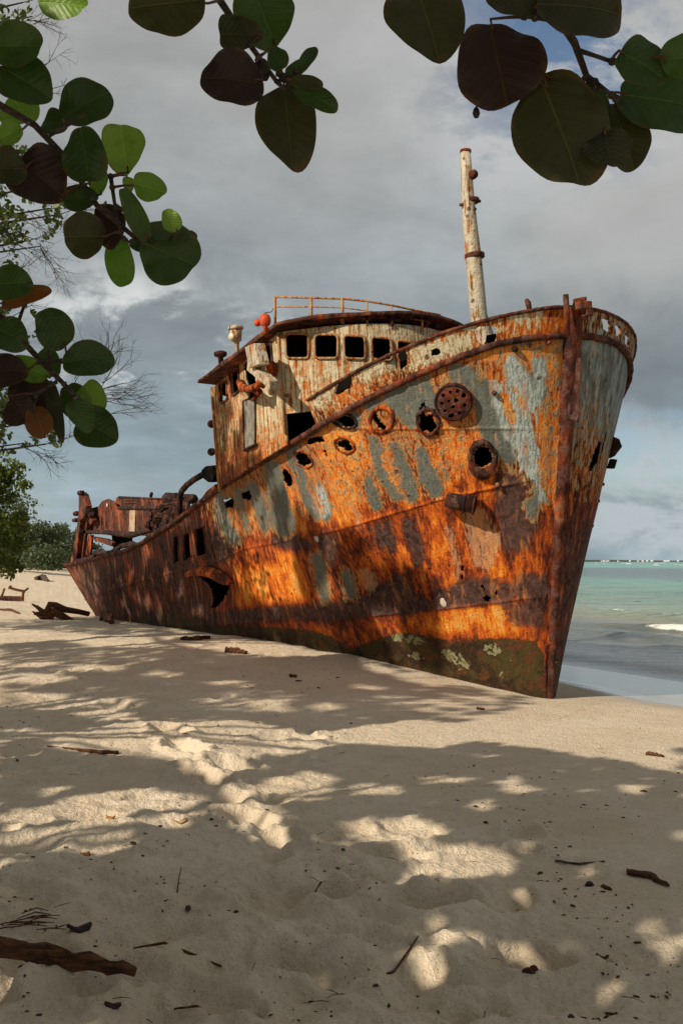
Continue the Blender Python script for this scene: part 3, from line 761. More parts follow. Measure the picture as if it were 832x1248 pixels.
# seaward wall and rear wall with a doorway near the beach side
Vv,Uu=np.meshgrid(np.linspace(0,1,40),np.linspace(S0,SR,60),indexing='ij');Zg=zsheer(Uu)-.2+(zroof(Uu)-.03-zsheer(Uu)+.2)*Vv
wall_mesh('seaward_wall',Uu,WF+0*Uu,Zg,Uu,[],wh,-nn,M['cream'],240,.4+0*Uu,.3+0*Uu,0*Uu)
Vv,Wg=np.meshgrid(np.linspace(0,1,120),np.linspace(WF,WA,200),indexing='ij');Wg=Wg*.99;zt=float(zroof(SR))-.03;zb=float(zsheer(np.float64(SR)))-.0;Zg=zb+(zt-zb)*Vv
wall_mesh('rear_wall',SR+0*Wg,Wg,Zg,Wg,[([(WA-.45,zt-.12),(WA-.05,zt-.12),(WA-.05,zb+1.1),(WA-.45,zb+1.1)],.01)],wh,dv,M['cream'],260,.3+0*Wg,.4+0*Wg,0*Wg)
# window frames
for p,j in hl[:2]+hl[3:4]:
    pts=[P(s,WA+.012,z) for s,z in p];MB().tube(pts,.018,6,closed=True,jit=.12).build('window_frame',M['rust'],wh,True)
for p,j in hlf:
    pts=[P(float(sfr(w))-.015,w,z) for w,z in p];MB().tube(pts,.017,8,closed=True,jit=.1).build('window_frame',M['framep'],wh,True)
# corner posts
MB().tube([P(S0-.0,WA+.0,zfb-.25),P(S0,WA,float(zroof(S0))-.02)],.022,8,jit=.08).build('corner_post',M['framep'],wh,True)
MB().tube([P(SR,WA,float(zsheer(SR))-.1),P(SR,WA,float(zroof(SR))-.02)],.03,8,jit=.08).build('corner_post',M['framep'],wh,True)
# door leaf with its rusted edge on the side wall
pd=[unw(x,y,WA+.02) for x,y in [(299,489),(311,485),(311,541),(300,547)]];MB().prism(pd,WV*.02).build('side_door',plain('grey_door_paint',(.20,.185,.16),.7,.2,9,.01,.3),wh,bevel=.004)
mb=MB();mb.tube([unw(297,488,WA+.03),unw(298,520,WA+.03),unw(299,549,WA+.03)],.03,6,jit=.25);mb.tube([unw(298,549,WA+.03),unw(312,542,WA+.03)],.028,6,jit=.2);mb.tube([unw(299,488,WA+.03),unw(312,484,WA+.03)],.02,6,jit=.2);mb.build('door_frame',M['rustdk'],wh,True)
# roof slab
out=[]
SRo=sr1;WR=WA+.28;sfo=min(sf1,S0-.10)
for s in np.linspace(SRo,sf1,10):out.append((s,WR-.17*(SRo-s)/(SRo-sf1)))
WR=WA+.11
WRF=WF-.28;WRC=(WR+WRF)/2;WRH=(WR-WRF)/2
for w in np.linspace(WR,WRF,40)[1:-1]: out.append((S0-.09-BG*(1-((w-WRC)/WRH)**2)+(sf1-S0+.09)*sst(.55,1.,(w-WRC)/WRH),w))
for s in np.linspace(S0-.09,SRo,10):out.append((s,WRF))
V=[];n=len(out);cenS=(SRo+sf1)/2
for (dz,sc_) in [(0,1.),(.015,1.003),(.045,1.0),(.055,.98)]:
    for (s,w) in out:
        s2=cenS+(s-cenS)*sc_;w2=WRC+(w-WRC)*sc_;V.append(P(s2,w2,float(zroof(s2,w2))+dz+random.gauss(0,.003)+.02*math.sin(s*5+w*3)*(.5)))
Fq=[]
for r in range(3):
    for k in range(n):Fq.append((r*n+k,r*n+(k+1)%n,(r+1)*n+(k+1)%n,(r+1)*n+k))
Fq.append(tuple(range(n))[::-1]);Fq.append(tuple(3*n+k for k in range(n)))
print('ROOF',sf1,S0,sr1,SR,zf1,zr1)
roof=mesh('wheelhouse_roof',np.array(V),Fq,M['rust'],wh,False)
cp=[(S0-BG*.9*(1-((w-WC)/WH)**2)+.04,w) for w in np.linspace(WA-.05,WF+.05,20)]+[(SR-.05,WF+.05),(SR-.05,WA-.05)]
MB().prism([P(s,w,float(zroof(s,w))-.05) for s,w in cp],ZV*.02).build('cabin_shade_panel',M['black'],wh)  # black panel added under the roof, cabin shade put into its colour
# roof railing following the curved front
rail=MB()
tp_=[(335,362),(379,363),(417,364),(447,367),(477,372),(514,380),(536,384)]
md_=[(335,374),(379,374),(417,375),(447,379),(477,384),(514,391),(536,395)]
bs_=[(335,389),(379,389),(417,389),(447,391),(477,395),(514,401),(536,405)]
OFR=.0
T3=[unf(x,y,OFR) for x,y in tp_];M3=[unf(x,y,OFR) for x,y in md_];B3=[unf(x,y,OFR) for x,y in bs_]
rail.tube(T3,.014,6,jit=.1);rail.tube(M3,.009,6,jit=.1)
rail.build('roof_railing',M['framep'],wh,True)
posts=bpy.data.objects[-1] if False else None
for k,(a,b) in enumerate(zip(T3,B3)):
    mb=MB();mb.tube([b-ZV*.06,a],.019 if k in(0,1,2,5) else .012,7,jit=.1)
    if k in (1,2): mb.lathe(b,ZV,[(.04,-.02),(.03,.015),(.02,.03)],8)
    mb.build('railing_post',M['framep'],wh,True)
MB().tube([B3[5],T3[6]],.009,5).build('railing_brace',M['rustlt'],wh,True)
mb=MB();c=unf(445,388,OFR);mb.box(c,nn*.05,dv*.05,ZV*.03);mb.build('deck_fitting',M['rustdk'],wh,bevel=.006);mb=MB()
c=unf(477,390,OFR);mb.tube([c-ZV*.08,c+ZV*.02],.03,8);mb.box(c+ZV*.03,nn*.03,dv*.05,ZV*.02);mb.tube([c,c-nn*.14+ZV*.01],.028,8,jit=.1);mb.build('deck_fitting',M['rustdk'],wh,bevel=.006);mb=MB();c=unf(533,398,OFR);mb.box(c,nn*.05,dv*.05,ZV*.04);mb.tube([c,c+ZV*.12],.012,6)
mb.build('deck_fitting',M['rustdk'],wh,bevel=.006)
# red lamp, searchlight, vent on the roof edge
c=unw(323,391,WA+.15);mb=MB();mb.lathe(c-ZV*.16,ZV,[(.03,0),(.03,.08),(.055,.10),(.072,.13),(.08,.17),(.066,.22),(.035,.25),(.005,.255)],14);rl=mb.build('signal_lamp',M['red'],wh,True)
mb=MB();c2=c-WV*-.0+WV*.03-ZV*.0+(unw(319.5,391,WA+.15)-unw(323,389,WA+.15));mb.lathe(c2-nn*.0,WV*.6-dv*-.6,[(.035,0),(.05,.03),(.045,.06),(.02,.075)],10);mb.build('lamp_cap',M['red'],rl,True);MB().tube([c+ZV*.1,unw(331,380,WA+.1),unw(333,376,WA+.1)],.005,5).build('lamp_cable',M['black'],rl,True)
c=unw(288,411,WA+.12);mb=MB();mb.lathe(c-ZV*.12,ZV,[(.035,-.14),(.03,.0),(.04,.05),(.07,.07),(.085,.18),(.09,.22)],12);sl_=mb.build('searchlight',M['whitepaint'],wh,True)
mb=MB();mb.lathe(c+ZV*.10,ZV,[(.10,0),(.115,.02),(.10,.05),(.04,.07),(.005,.075)],12);mb.build('lamp_lid',M['whitepaint'],sl_,True)
mb=MB();q=c+WV*.07-dv*.02;mb.lathe(q,WV-dv*.6,[(.05,0),(.055,.02),(.03,.035)],12);mb.build('lamp_lens',M['glass_dark'],sl_,True)
c=unw(269,436,WA+.1);mb=MB();mb.lathe(c-ZV*.08,ZV,[(.04,-.1),(.04,.08),(.085,.10),(.10,.13),(.095,.16),(.05,.18),(.005,.185)],12);mb.build('roof_vent',M['rust'],wh,True)
# floodlight box on a corroded bracket
def boxpx(p,q,wpx,w,t,mb):
    a=unw(*p,w);b=unw(*q,w);ax=(b-a)/2;c=(a+b)/2;k=np.cross(ax,WV);k/=np.linalg.norm(k);mb.box(c,ax,k*(wpx/2/FL*c[1]),WV*t)
mb=MB();p4=[unw(x,y,WA+.42) for x,y in [(298,423),(309,418),(315,444),(303,449)]];mb.prism(p4,-WV*.16);fl_=mb.build('floodlight',M['whitepaint'],wh,bevel=.012)
mb=MB();p4=[unw(x,y,WA+.425) for x,y in [(299.5,425),(303.5,423),(308,444),(304.5,446)]];mb.prism(p4,WV*.004);mb.build('lamp_lens',plain('grimy_lens',(.35,.30,.22),.3,.4),fl_)
mb=MB();boxpx((306,446),(334,469),11,WA+.30,.06,mb);mb.build('floodlight_arm',M['whitepaint'],wh,bevel=.012)
mb=MB();pts=[unw(x,y,WA+d_) for x,y,d_ in [(292,466,.05),(296,474,.16),(304,474,.24),(314,470,.26),(318,462,.22),(320,470,.1)]];mb.tube(pts,[.05,.06,.05,.05,.055,.04],8,jit=.25);mb.tube([unw(310,476,WA+.1),unw(316,478,WA+.22)],.05,8,jit=.3);mb.tube([unw(312,482,WA+.12),unw(309,487,WA+.14)],.03,7,jit=.3)
c=unw(333,450,WA+.03);mb.lathe(c,WV,[(.11,0),(.10,.05),(.06,.09),(.01,.09)],14);mb.build('lamp_bracket',M['rustlt'],wh,True)
# knobs and horn on the rear corner
for (x,y) in [(257,517),(257,551)]:
    c=unw(x,y,WA-.02);mb=MB();mb.lathe(c-dv*.02,-dv*1.,[(.03,-.10),(.05,-.05),(.065,0),(.06,.05),(.02,.09)],10);mb.build('rear_knob',M['rustdk'],wh,True)
# ------------------------------------------------------------------ mast
mb=MB();mw=0.;b0=uns(594,420,.8)
ms,mwv,mz=loc(b0)
pts=[b0-ZV*.9];rad=[.135]
mp=[(594,420,11),(583,385,10.5),(580,350,10.3),(577,318,10.),(573,280,9.),(570,245,8.),(568.5,215,7.),(567,186,6.2)]
for (x,y,r) in mp:
    p=uns(x,y,.8);pts.append(p);rad.append(r/FL*p[1])
mast=MB().tube(pts,rad,20).build('mast',M['whitepaint'],ship,True)
def ringm(px,py,r,hh,jx=0):
    p=uns(px,py,.8);q=uns(px-3,py-30,.8);ax=(q-p)/np.linalg.norm(q-p)
    return MB().lathe(p-ax*hh,ax,[(r*.9,0),(r,.01),(r,hh*2-.01),(r*.9,hh*2)],20)
ringm(578,312,.128,.035).build('mast_band',M['rust'],mast,True)
m_=ringm(573.5,245,.108,.03);p=uns(573,246,.8);m_.tube([p-WV*-.16-ZV*.05,p-WV*.15+ZV*.02],.02,6,jit=.2);m_.build('mast_band',M['rust'],mast,True)
p=uns(571,216,.8)-dv*.08;MB().lathe(p,-dv,[(.045,-.05),(.06,0),(.055,.05),(.02,.07)],12).build('mast_sheave',M['rust'],mast,True)
p=uns(567,186,.8);q=uns(567,183,.8);MB().tube([p,q],.072,16).build('mast_cap',M['rustlt'],mast,True)
p=uns(573,258,.8)-dv*.09;MB().lathe(p,-dv,[(.02,0),(.015,.03)],8).build('mast_bolt',M['rust'],mast)
# windlass seen dark through the bulwark opening
mb=MB();c=uns(603,424,.55);mb.tube([c+WV*.12,c-WV*.5],.09,14);mb.build('windlass',M['rustdk'],ship,True)
# ------------------------------------------------------------------ broken structures aft
def panel(poly,w,t,name,mat,bev=.01):
    o=MB().prism([unw(x,y,w) for x,y in poly],-WV*t).build(name,mat,ship,bevel=bev);return o
A=1.15
panel([(105,651),(107,621),(112,619),(120,617),(124,611),(131,608),(138,611),(141,617),(150,618),(190,618),(200,620),(200,655),(160,652)],A,.05,'deckhouse_side',M['rust'])
mb=MB();c=unw(131,615.5,A+.03);mb.lathe(c-WV*.0,WV,[(.05,0),(.05,.01)],10);mb.build('lug_eye_daylight',plain('painted_daylight',(.7,.72,.72),.6,.2),ship)  # pale disc painted as daylight showing through the lug
panel([(158,622),(165,622),(164,648),(157,648)],A+.03,.02,'pale_strip',M['whitepaint'])
# upper frame: perforated girder
pg=[(142,617),(145,606),(160,607),(200,609),(232,610),(232,617),(200,617),(152,618)]
X0,Y0=np.meshgrid(np.linspace(142,232,181),np.linspace(605,619,60));cx_=(X0[:-1,:-1]+X0[1:,1:])/2;cy_=(Y0[:-1,:-1]+Y0[1:,1:])/2
kp=inpoly(pg,cx_,cy_)
for k in range(5):
    for r_ in range(2): kp&=~inpoly(ell(157.5+2.6*k,610.5+3.4*r_,.95,1.2,0,8),cx_+.4*(vn(cx_*2,cy_*2,k)-.5),cy_)
Vg=np.array([[unw(x,y,A-.25) for x,y in zip(r1,r2)] for r1,r2 in zip(X0,Y0)])
a,b,_=compact(Vg.reshape(-1,3),gridfaces(60,181,kp));og=mesh('perforated_girder',a,b,M['rust'],ship);sx=og.modifiers.new('t','SOLIDIFY');sx.thickness=.06
mb=MB();mb.tube([unw(146,619,A),unw(200,619,A),unw(236,622,A)],.05,8,jit=.1);mb.tube([unw(145,606,A-.2),unw(232,610,A-.2)],.03,6,jit=.1);mb.tube([unw(184,605,A),unw(185,601,A)],.04,6);mb.build('longitudinal_beam',M['rustdk'],ship,True)
mb=MB();mb.tube([unw(103,648,1.35),unw(130,649,1.35),unw(160,653,1.35),unw(200,640,1.35),unw(230,628,1.4)],[.05,.07,.07,.08,.08],8,jit=.15);mb.build('side_girder',M['rustdk'],ship,True)
panel([(113,654),(130,657),(137,661),(136,666),(124,662),(113,657)],1.2,.1,'loose_plate',M['rust'])
panel([(104,652),(108,652),(104,676),(100,676)],1.0,.06,'pale_strip',M['whitepaint'])
panel([(109,652),(112.5,652),(110,676),(106,677)],1.0,.06,'pale_strip',M['rustlt'])
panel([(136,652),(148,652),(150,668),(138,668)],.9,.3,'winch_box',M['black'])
panel([(96,684),(113,677),(118,680),(116,690),(94,690)],1.5,.4,'bollard_base',M['rustlt'],.03)
# inner coaming behind the gunwale, following the sheer
mb=MB();pts=[];
for s in np.linspace(5.8,19.5,40):
    z=float(zsheer(s))+.07+.10*abs(math.sin(s*1.1))*(s<16);w=float(hb(s,z,1.))-.25;pts.append(P(s,w,z))
mb.tube(pts,.07,6,jit=.4,flat=.6);mb.build('inner_coaming',M['rustdk'],ship,True)
# gallows at the stern
gal=MB()
gal.prism([unw(x,y,1.5) for x,y in [(85,690),(93,648),(96,622),(96,604),(98,600),(101,603),(105,617),(103,630),(98,634),(95,660),(92,690)]],-WV*.18)
gal.prism([unw(x,y,1.35) for x,y in [(95,690),(99,650),(102,630),(105,624),(112,625),(114,634),(110,640),(107,634),(104,650),(99,690)]],-WV*.1)
gal.build('stern_gallows',M['rust'],ship,bevel=.02)
for (x,y,r) in [(93,626,.07),(92,634,.06),(98.5,601,.07),(112,628,.09),(107,624,.08),(100,648,.05)]:
    MB().lathe(unw(x,y,1.55),WV,[(r,-.1),(r*1.1,0),(r*.8,.08),(.01,.1)],8).build('gallows_block',M['rustdk'],ship,True)
# winch drum and tanks amidships
mb=MB();mb.tube([unw(203,608,.9),unw(215,607,.9)],.13,12,jit=.06);mb.tube([unw(221,608,.6),unw(236,608,.6)],.11,12,jit=.06);mb.tube([unw(205,601,.9),unw(205,616,.9)],.08,8);mb.build('winch_drum',M['rustdk'],ship,True)
mb=MB()
for (x,y,r,l) in [(186,627,.07,.4),(193,632,.11,.3),(206,630,.14,.25),(214,624,.08,.5),(200,623,.06,.6),(190,640,.09,.4),(226,619,.08,.3)]:
    c=unw(x,y,1.4);d_=dv*random.uniform(.3,1)+WV*random.uniform(-.8,.8)+ZV*random.uniform(-.3,.3);d_/=np.linalg.norm(d_)
    mb.tube([c-d_*l/2,c+d_*l/2],r,10);mb.tube([c+d_*l*.3,c+d_*l*.36],r*1.4,10);mb.box(c-ZV*r*1.2,dv*r,WV*r*.8,ZV*r*.7)
for (p_,q_,r_) in [((182,621),(186,646),.05),((200,622),(203,640),.04),((186,623),(212,634),.035),((208,618),(218,636),.04),((178,640),(204,627),.05)]: mb.tube([unw(*p_,1.4),unw(*q_,1.35)],r_,6,jit=.1)
mb.tube([unw(195,616,1.3),unw(212,613,1.3),unw(228,617,1.3)],.03,6);mb.build('deck_winch',M['rustdk'],ship)
# goose-neck pipe with its cowl
pts=[unw(x,y,2.0) for x,y in [(219,640),(219,615),(219.5,604),(222,598),(228,591),(236,585),(246,579)]]
MB().tube(pts,[.055]*7,10,jit=.05).build('vent_pipe',M['rustdk'],ship,True)
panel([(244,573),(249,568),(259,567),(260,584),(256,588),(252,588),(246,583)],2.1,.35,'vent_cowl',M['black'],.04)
panel([(236,620),(252,598),(262,590),(262,610),(244,626)],2.0,.05,'deck_side_plate',M['rustlt'])
# ================================================================== GROUND
BOT=sorted([(670,853),(640,847),(600,838),(560,829),(520,820),(480,810),(440,800),(400,793),(360,786),(320,781),(280,775),(240,769),(200,765),(150,757),(105,748)])
mdir=-nn
def beach_base(x,y):
    c=(x-2.56)*mdir[0]+(y-12.2)*mdir[1]
    c=c-.075*np.maximum(0,-x-4.2)**1.8
    lnd=-.035*np.minimum(c,0); lnd=np.minimum(lnd,.85+.10*np.log1p(np.maximum(lnd-.85,0)))
    sea=-.034*np.clip(c,0,6)-.012*sst(0,1.2,c)-.06*np.maximum(c-6,0)
    return lnd+np.maximum(sea,-3.)
# sand banked against the hull: find where the plating must meet it
bs=np.linspace(.05,19.5,60);bank=[]
for s in bs:
    z=.2
    for _ in range(40):
        w=float(hb(np.float64(s),np.float64(z),z/float(zsheer(s))));p=P(s,w,z);x,y=proj(p)
        yt=np.interp(x,[a for a,b in BOT],[b for a,b in BOT]);z+=.5*(float(y)-yt)*p[1]/FL
    bank.append(P(s,w,z))
bank=np.array(bank)
bank=np.concatenate([[F+np.array([0,0,.0])],bank]);bank_dz=bank[:,2]-beach_base(bank[:,0],bank[:,1])
def bank_corr(x,y):
    sh=np.shape(x);x=np.ravel(x);y=np.ravel(y);num=np.zeros(len(x));den=np.zeros(len(x));mn=np.full(len(x),1e9)
    for (bx,by,_),dz in zip(bank,bank_dz):
        d2=(x-bx)**2+(y-by)**2;k=1/(d2+.15)**2;num+=k*dz;den+=k;mn=np.minimum(mn,d2)
    cc=(x-2.56)*mdir[0]+(y-12.2)*mdir[1]
    return (num/den*np.exp(-mn/(2*3.2**2))*sst(1.9,.2,cc)).reshape(sh)
def sand_flat(x,y): return beach_base(x,y)+bank_corr(x,y)
def ground_at(px,py,it=40):
    D=1.6*FL/(py-HY+1e-6)
    for _ in range(it):
        p=at(px,py,D);h=float(sand_flat(p[0],p[1]));D+=.7*((EYE-h)*FL/(py-HY)-D)
    return at(px,py,D)
pits=[]   # x,y,radius,depth,stretch,angle
def pit(px,py,r,dep,st=1.3,an=30): p=ground_at(px,py);pits.append((p[0],p[1],r,dep,st,R(an)))
for q in [(520,1105,.13,.11,1.5,10),(470,1045,.10,.035,1.4,20),(640,1172,.14,.085,1.5,-10),(760,1170,.16,.03,1.2,0),(588,1190,.11,.03,1.3,0),(640,1040,.07,.04,1.2,60),(560,1035,.10,.03,1.6,10),(455,1075,.14,.045,1.4,0),
          (300,1000,.12,.085,1.7,-60),(335,1020,.10,.06,1.3,-50),(250,950,.12,.08,2.2,-55),(225,915,.12,.09,2.4,-60),(205,890,.12,.07,2.4,-60),(285,935,.12,.07,1.6,-40),(265,975,.12,.04,1.4,0),(330,975,.09,.03,1.2,20),
          (420,1145,.13,.04,1.4,0),(340,1100,.14,.035,1.4,30),(300,1165,.10,.03,1.4,0),(390,1190,.12,.03,1.4,0),(190,1130,.15,.03,1.4,20),(120,1000,.13,.03,1.5,0),(160,860,.2,.04,1.6,0),(90,880,.2,.04,1.6,0),(60,930,.14,.03,1.4,0),(470,1180,.12,.04,1.4,0),(360,1215,.1,.03,1.3,0)]: pit(*q)
for i in range(190):
    px=rng.uniform(-60,430)*.9;py=rng.uniform(790,1240)**1.0
    if rng.random()<.25: px=rng.uniform(330,700);py=rng.uniform(1000,1240)
    if py<860 and px>300: continue
    pit(px,py,rng.uniform(.07,.16),rng.uniform(.010,.035),rng.uniform(1.1,1.8),rng.uniform(0,180))
def rough_amt(x,y):
    return .25+.75*sst(1.4,-.8,x-.0*y-(y<8)*np.clip((8-y),0,4)*.35)
def sand_h(x,y,det=True):
    h=sand_flat(x,y)
    a=rough_amt(x,y)*sst(-.02,.08,h+.05)
    near=np.hypot(x,y)
    h=h+a*(.075*(fbm(x*.75,y*.75,5,4)-.5)+.040*(fbm(x*2.6,y*2.6,6,4)-.5))
    h=h+a*.034*np.abs(fbm(x*7,y*7,7,4)-.5)+a*.02*(fbm(x*14,y*14,27,3)-.5)*sst(22,8,near)+(.15*sst(-.04,.04,h)+a)*.009*(fbm(x*30,y*30,17,3)-.5)*sst(14,5,near)
    for (cx,cy,r,dep,st_,an) in pits:
        dx=x-cx;dy=y-cy;m=(np.abs(dx)<r*5)&(np.abs(dy)<r*5)
        if not m.any():continue
        X=dx[m]*math.cos(an)+dy[m]*math.sin(an);Y=-dx[m]*math.sin(an)+dy[m]*math.cos(an)
        d=np.hypot(X/(r*st_),Y/r)*(1+.35*(vn(x[m]*11,y[m]*11,8)-.5))
        h[m]+=-dep*np.exp(-d**4)*(1)+dep*.45*np.exp(-((d-1.35)/.35)**2)
    return h
# one sheet: fine near the camera, coarse to the horizon
dist=np.concatenate([np.geomspace(1.4,34,900),np.geomspace(34.5,9000,110)])
azm=np.concatenate([np.linspace(-178,-52,60),np.linspace(-50,-24,60),np.linspace(-23.7,23.7,860),np.linspace(24,50,60),np.linspace(52,178,60)])
DD,AA=np.meshgrid(dist,np.radians(azm),indexing='ij')
gx_=DD*np.sin(AA);gy_=DD*np.cos(AA);gz_=sand_h(gx_,gy_)
gv=np.stack([gx_,gy_,gz_],-1).reshape(-1,3);gf=gridfaces(len(dist),len(azm),flip=True)
# close the sheet behind the camera and under it
na_=len(azm);gv=np.concatenate([gv,[[0,0,float(sand_flat(np.array([0.]),np.array([0.]))[0])]]]);ctr=len(gv)-1
extra=[];
for k in range(na_-1): extra.append((k,k+1,ctr,ctr))
wrap=np.array([[i*na_+na_-1,(i)*na_,(i+1)*na_,(i+1)*na_+na_-1] for i in range(len(dist)-1)])
m,t=newmat('coral_sand')
geo=t.n('ShaderNodeNewGeometry').outputs['Position'];px_=t.sep(geo)
n1=t.noise(geo,1.3,5,.6);n2=t.noise(geo,7.,5,.65);n3=t.noise(geo,120.,3,.7);n4=t.noise(geo,34.,4,.7)
base=t.mix(t.step(n1,.3,.7),(.70,.58,.43),(.80,.69,.54))
base=t.mix(t.math('MULTIPLY',t.step(n2,.45,.75),.2),base,(.50,.37,.24))
base=t.mix(t.math('MULTIPLY',t.step(n4,.56,.74),.35),base,(.78,.66,.50))
base=t.mix(t.math('MULTIPLY',t.step(n3,.56,.68),.42),base,(.28,.19,.115));base=t.mix(t.math('MULTIPLY',t.step(n4,.46,.30),.4),base,(.42,.31,.20));base=t.mix(t.math('MULTIPLY',t.step(t.noise(geo,2.2,6,.7),.50,.66),.12),base,(.38,.27,.17))
vdd=t.vor(geo,26.);base=t.mix(t.math('MULTIPLY',t.step(vdd,.14,.08),t.step(n2,.50,.62)),base,(.14,.09,.055))
wz=t.math('ADD',px_[2],t.math('MULTIPLY',t.math('SUBTRACT',t.noise(geo,.5,3),.5),.035))
wet=t.math('MULTIPLY',t.step(wz,.035,-.035),1.)
wet2=t.step(wz,-.004,-.040)
col=t.mix(t.math('MULTIPLY',wet,.45),base,(.36,.285,.20))
col=t.mix(t.math('MULTIPLY',wet2,.5),col,(.28,.23,.18))
rgh=t.math('SUBTRACT',.92,t.math('MULTIPLY',wet2,.72));rgh=t.math('SUBTRACT',rgh,t.math('MULTIPLY',wet,.12))
bh=t.math('ADD',t.math('MULTIPLY',n3,.25),t.math('ADD',n4,t.math('MULTIPLY',n2,.8)))
bq=t.n('ShaderNodeBump');t.L(bh,bq.inputs['Height']);bq.inputs['Distance'].default_value=.026;t.L(t.math('SUBTRACT',1.,wet2),bq.inputs['Strength'])
t.out(t.prin(col,rgh,t.math('ADD',.12,t.math('MULTIPLY',wet2,.75)),bq.outputs[0]));M['sand']=m
gall=np.concatenate([gf,wrap[:,::-1]])
gnd=mesh('beach_sand',gv,gall,M['sand'],None,True);tag(gnd,kind='structure')
me=gnd.data
# ================================================================== SEA
WL=-.135
wd=np.concatenate([np.geomspace(11,60,420),np.geomspace(60.5,12000,150)]);wa=np.concatenate([np.linspace(-75,2,60),np.linspace(2.5,24,520),np.linspace(24.5,120,110)])
DD,AA=np.meshgrid(wd,np.radians(wa),indexing='ij');x=DD*np.sin(AA);y=DD*np.cos(AA)
c=(x-2.56)*mdir[0]+(y-12.2)*mdir[1];al_=(x-2.56)*dv[0]+(y-12.2)*dv[1]
q=np.clip((c-4)/18,0,1);fade=sst(260,60,DD)
cw=c+1.0*(fbm(al_*.12,c*.05,41,3)-.5)*4
hgt=.07*q*(np.abs(np.sin(cw*.42+.4))**3)*2+.05*q*(fbm(al_*.35,c*1.1,42,4)-.5)+.035*q*(fbm(al_*1.5,c*4,43,3)-.5)+.03*sst(5.2,6.2,c)*(fbm(al_*3,c*5,44,3)-.5)
hgt*=fade
# the small breaking wave
p=at(800,767,26.);cb=(p[0]-2.56)*mdir[0]+(p[1]-12.2)*mdir[1];ab=(p[0]-2.56)*dv[0]+(p[1]-12.2)*dv[1]
along=np.exp(-((al_-ab+1.5)/3.2)**2);cd=c-cb-.25*np.sin(al_*.9)
hgt+=.20*along*np.where(cd<0,np.exp(-(cd/.35)**2),np.exp(-(cd/.9)**2))
p2=at(770,780,24.);cb2=(p2[0]-2.56)*mdir[0]+(p2[1]-12.2)*mdir[1];ab2=(p2[0]-2.56)*dv[0]+(p2[1]-12.2)*dv[1]
hgt+=.10*np.exp(-((al_-ab2)/3.)**2)*np.exp(-((c-cb2)/.6)**2)
foam=along*np.exp(-((cd+.15)/.30)**2)*.95*sst(ab+1.4,ab-.6,al_)
al2=np.exp(-((al_-ab-6)/5.)**2);foam=np.maximum(foam,al2*np.exp(-((c-cb-5.5-.4*np.sin(al_*.7))/.35)**2)*.75*vn(al_*.8,c*2,9));hgt+=.12*al2*np.exp(-((c-cb-5.5)/.6)**2)
foam=np.maximum(foam,.50*np.exp(-((c-5.6-.3*np.sin(al_*.8+2))/.22)**2)*vn(al_*2.2,c*5,15))
# thin run-up edge
edge=np.exp(-((c-4.35-.35*np.sin(al_*.5)-.25*np.sin(al_*1.7+1))/.10)**2)*.62
foam=np.maximum(foam,edge*(.4+.9*vn(al_*1.3,c*3,5)))
# broken water on the outer reef
foam=np.maximum(foam,(sst(420,520,DD)*sst(1500,1100,DD))*sst(.60,.72,fbm(AA*160,DD*.004,71,3)))
z=WL+hgt
fo=foam
V=np.stack([x,y,z],-1).reshape(-1,3)
kp=(c[:-1,:-1]>1.2)
m,t=newmat('shallow_sea_water')
pos=t.n('ShaderNodeNewGeometry').outputs['Position'];xs=t.sep(pos)
cc_=t.math('ADD',t.math('MULTIPLY',t.math('SUBTRACT',xs[0],2.56),float(mdir[0])),t.math('MULTIPLY',t.math('SUBTRACT',xs[1],12.2),float(mdir[1])))
lg=t.math('LOGARITHM',t.math('MAXIMUM',cc_,1.),10.)
nA=t.noise(t.scale3(pos,(.02,.02,.02)),1.,5,.6);nB=t.noise(t.scale3(pos,(.10,.10,.1)),1.,5,.6);nC=t.noise(t.scale3(pos,(.6,.6,.6)),1.,4,.6)
lgn=t.math('ADD',lg,t.math('MULTIPLY',t.math('SUBTRACT',nB,.5),.16))
colw=t.ramp(t.lin(lgn,.5,3.2),[(0.,(.24,.18,.145)),(.10,(.22,.17,.14)),(.14,(.16,.17,.155)),(.20,(.16,.18,.16)),(.235,(.29,.27,.18)),(.27,(.28,.36,.27)),(.36,(.19,.33,.25)),(.46,(.14,.38,.29)),(.50,(.09,.17,.155)),(.56,(.06,.10,.10)),(.64,(.065,.11,.11)),(.68,(.10,.46,.30)),(.82,(.10,.43,.30)),(1.,(.04,.16,.15))])
nW=t.noise(t.scale3(pos,(.035,.30,.1)),1.,6,.65,.4);colw=t.mix(t.math('MULTIPLY',t.math('MULTIPLY',t.step(nW,.52,.64),.55),t.step(lg,2.3,1.8)),colw,(.075,.095,.085))  # shade of wave troughs put into the colour as dark bands
grass=t.math('MULTIPLY',t.step(t.math('ADD',nA,t.math('MULTIPLY',t.math('SUBTRACT',nB,.5),.5)),.48,.60),t.step(lg,1.35,1.7))
colw=t.mix(t.math('MULTIPLY',grass,.55),colw,(.055,.085,.085))
sb=t.math('MULTIPLY',t.step(nC,.52,.68),t.step(lg,1.9,1.2));colw=t.mix(t.math('MULTIPLY',sb,.35),colw,(.28,.24,.16))
fm=t.attr('foam','Fac');ff=t.step(t.math('ADD',fm,t.math('MULTIPLY',t.math('SUBTRACT',t.noise(pos,5.,5,.7),.5),.9)),.42,.60)
colw=t.mix(ff,colw,(.80,.80,.76))
w1=t.noise(t.scale3(pos,(1.2,2.0,1.)),1.,6,.6,.6);w2=t.noise(t.scale3(pos,(5.,8.,1.)),1.,4,.6,.4);w3=t.noise(t.scale3(pos,(.12,.3,1.)),1.,4,.6)
bh=t.math('ADD',t.math('MULTIPLY',w1,1.),t.math('MULTIPLY',w2,.25));bh=t.math('ADD',bh,t.math('MULTIPLY',w3,3.))
bs_n=t.n('ShaderNodeBump');t.L(bh,bs_n.inputs['Height']);bs_n.inputs['Distance'].default_value=.30
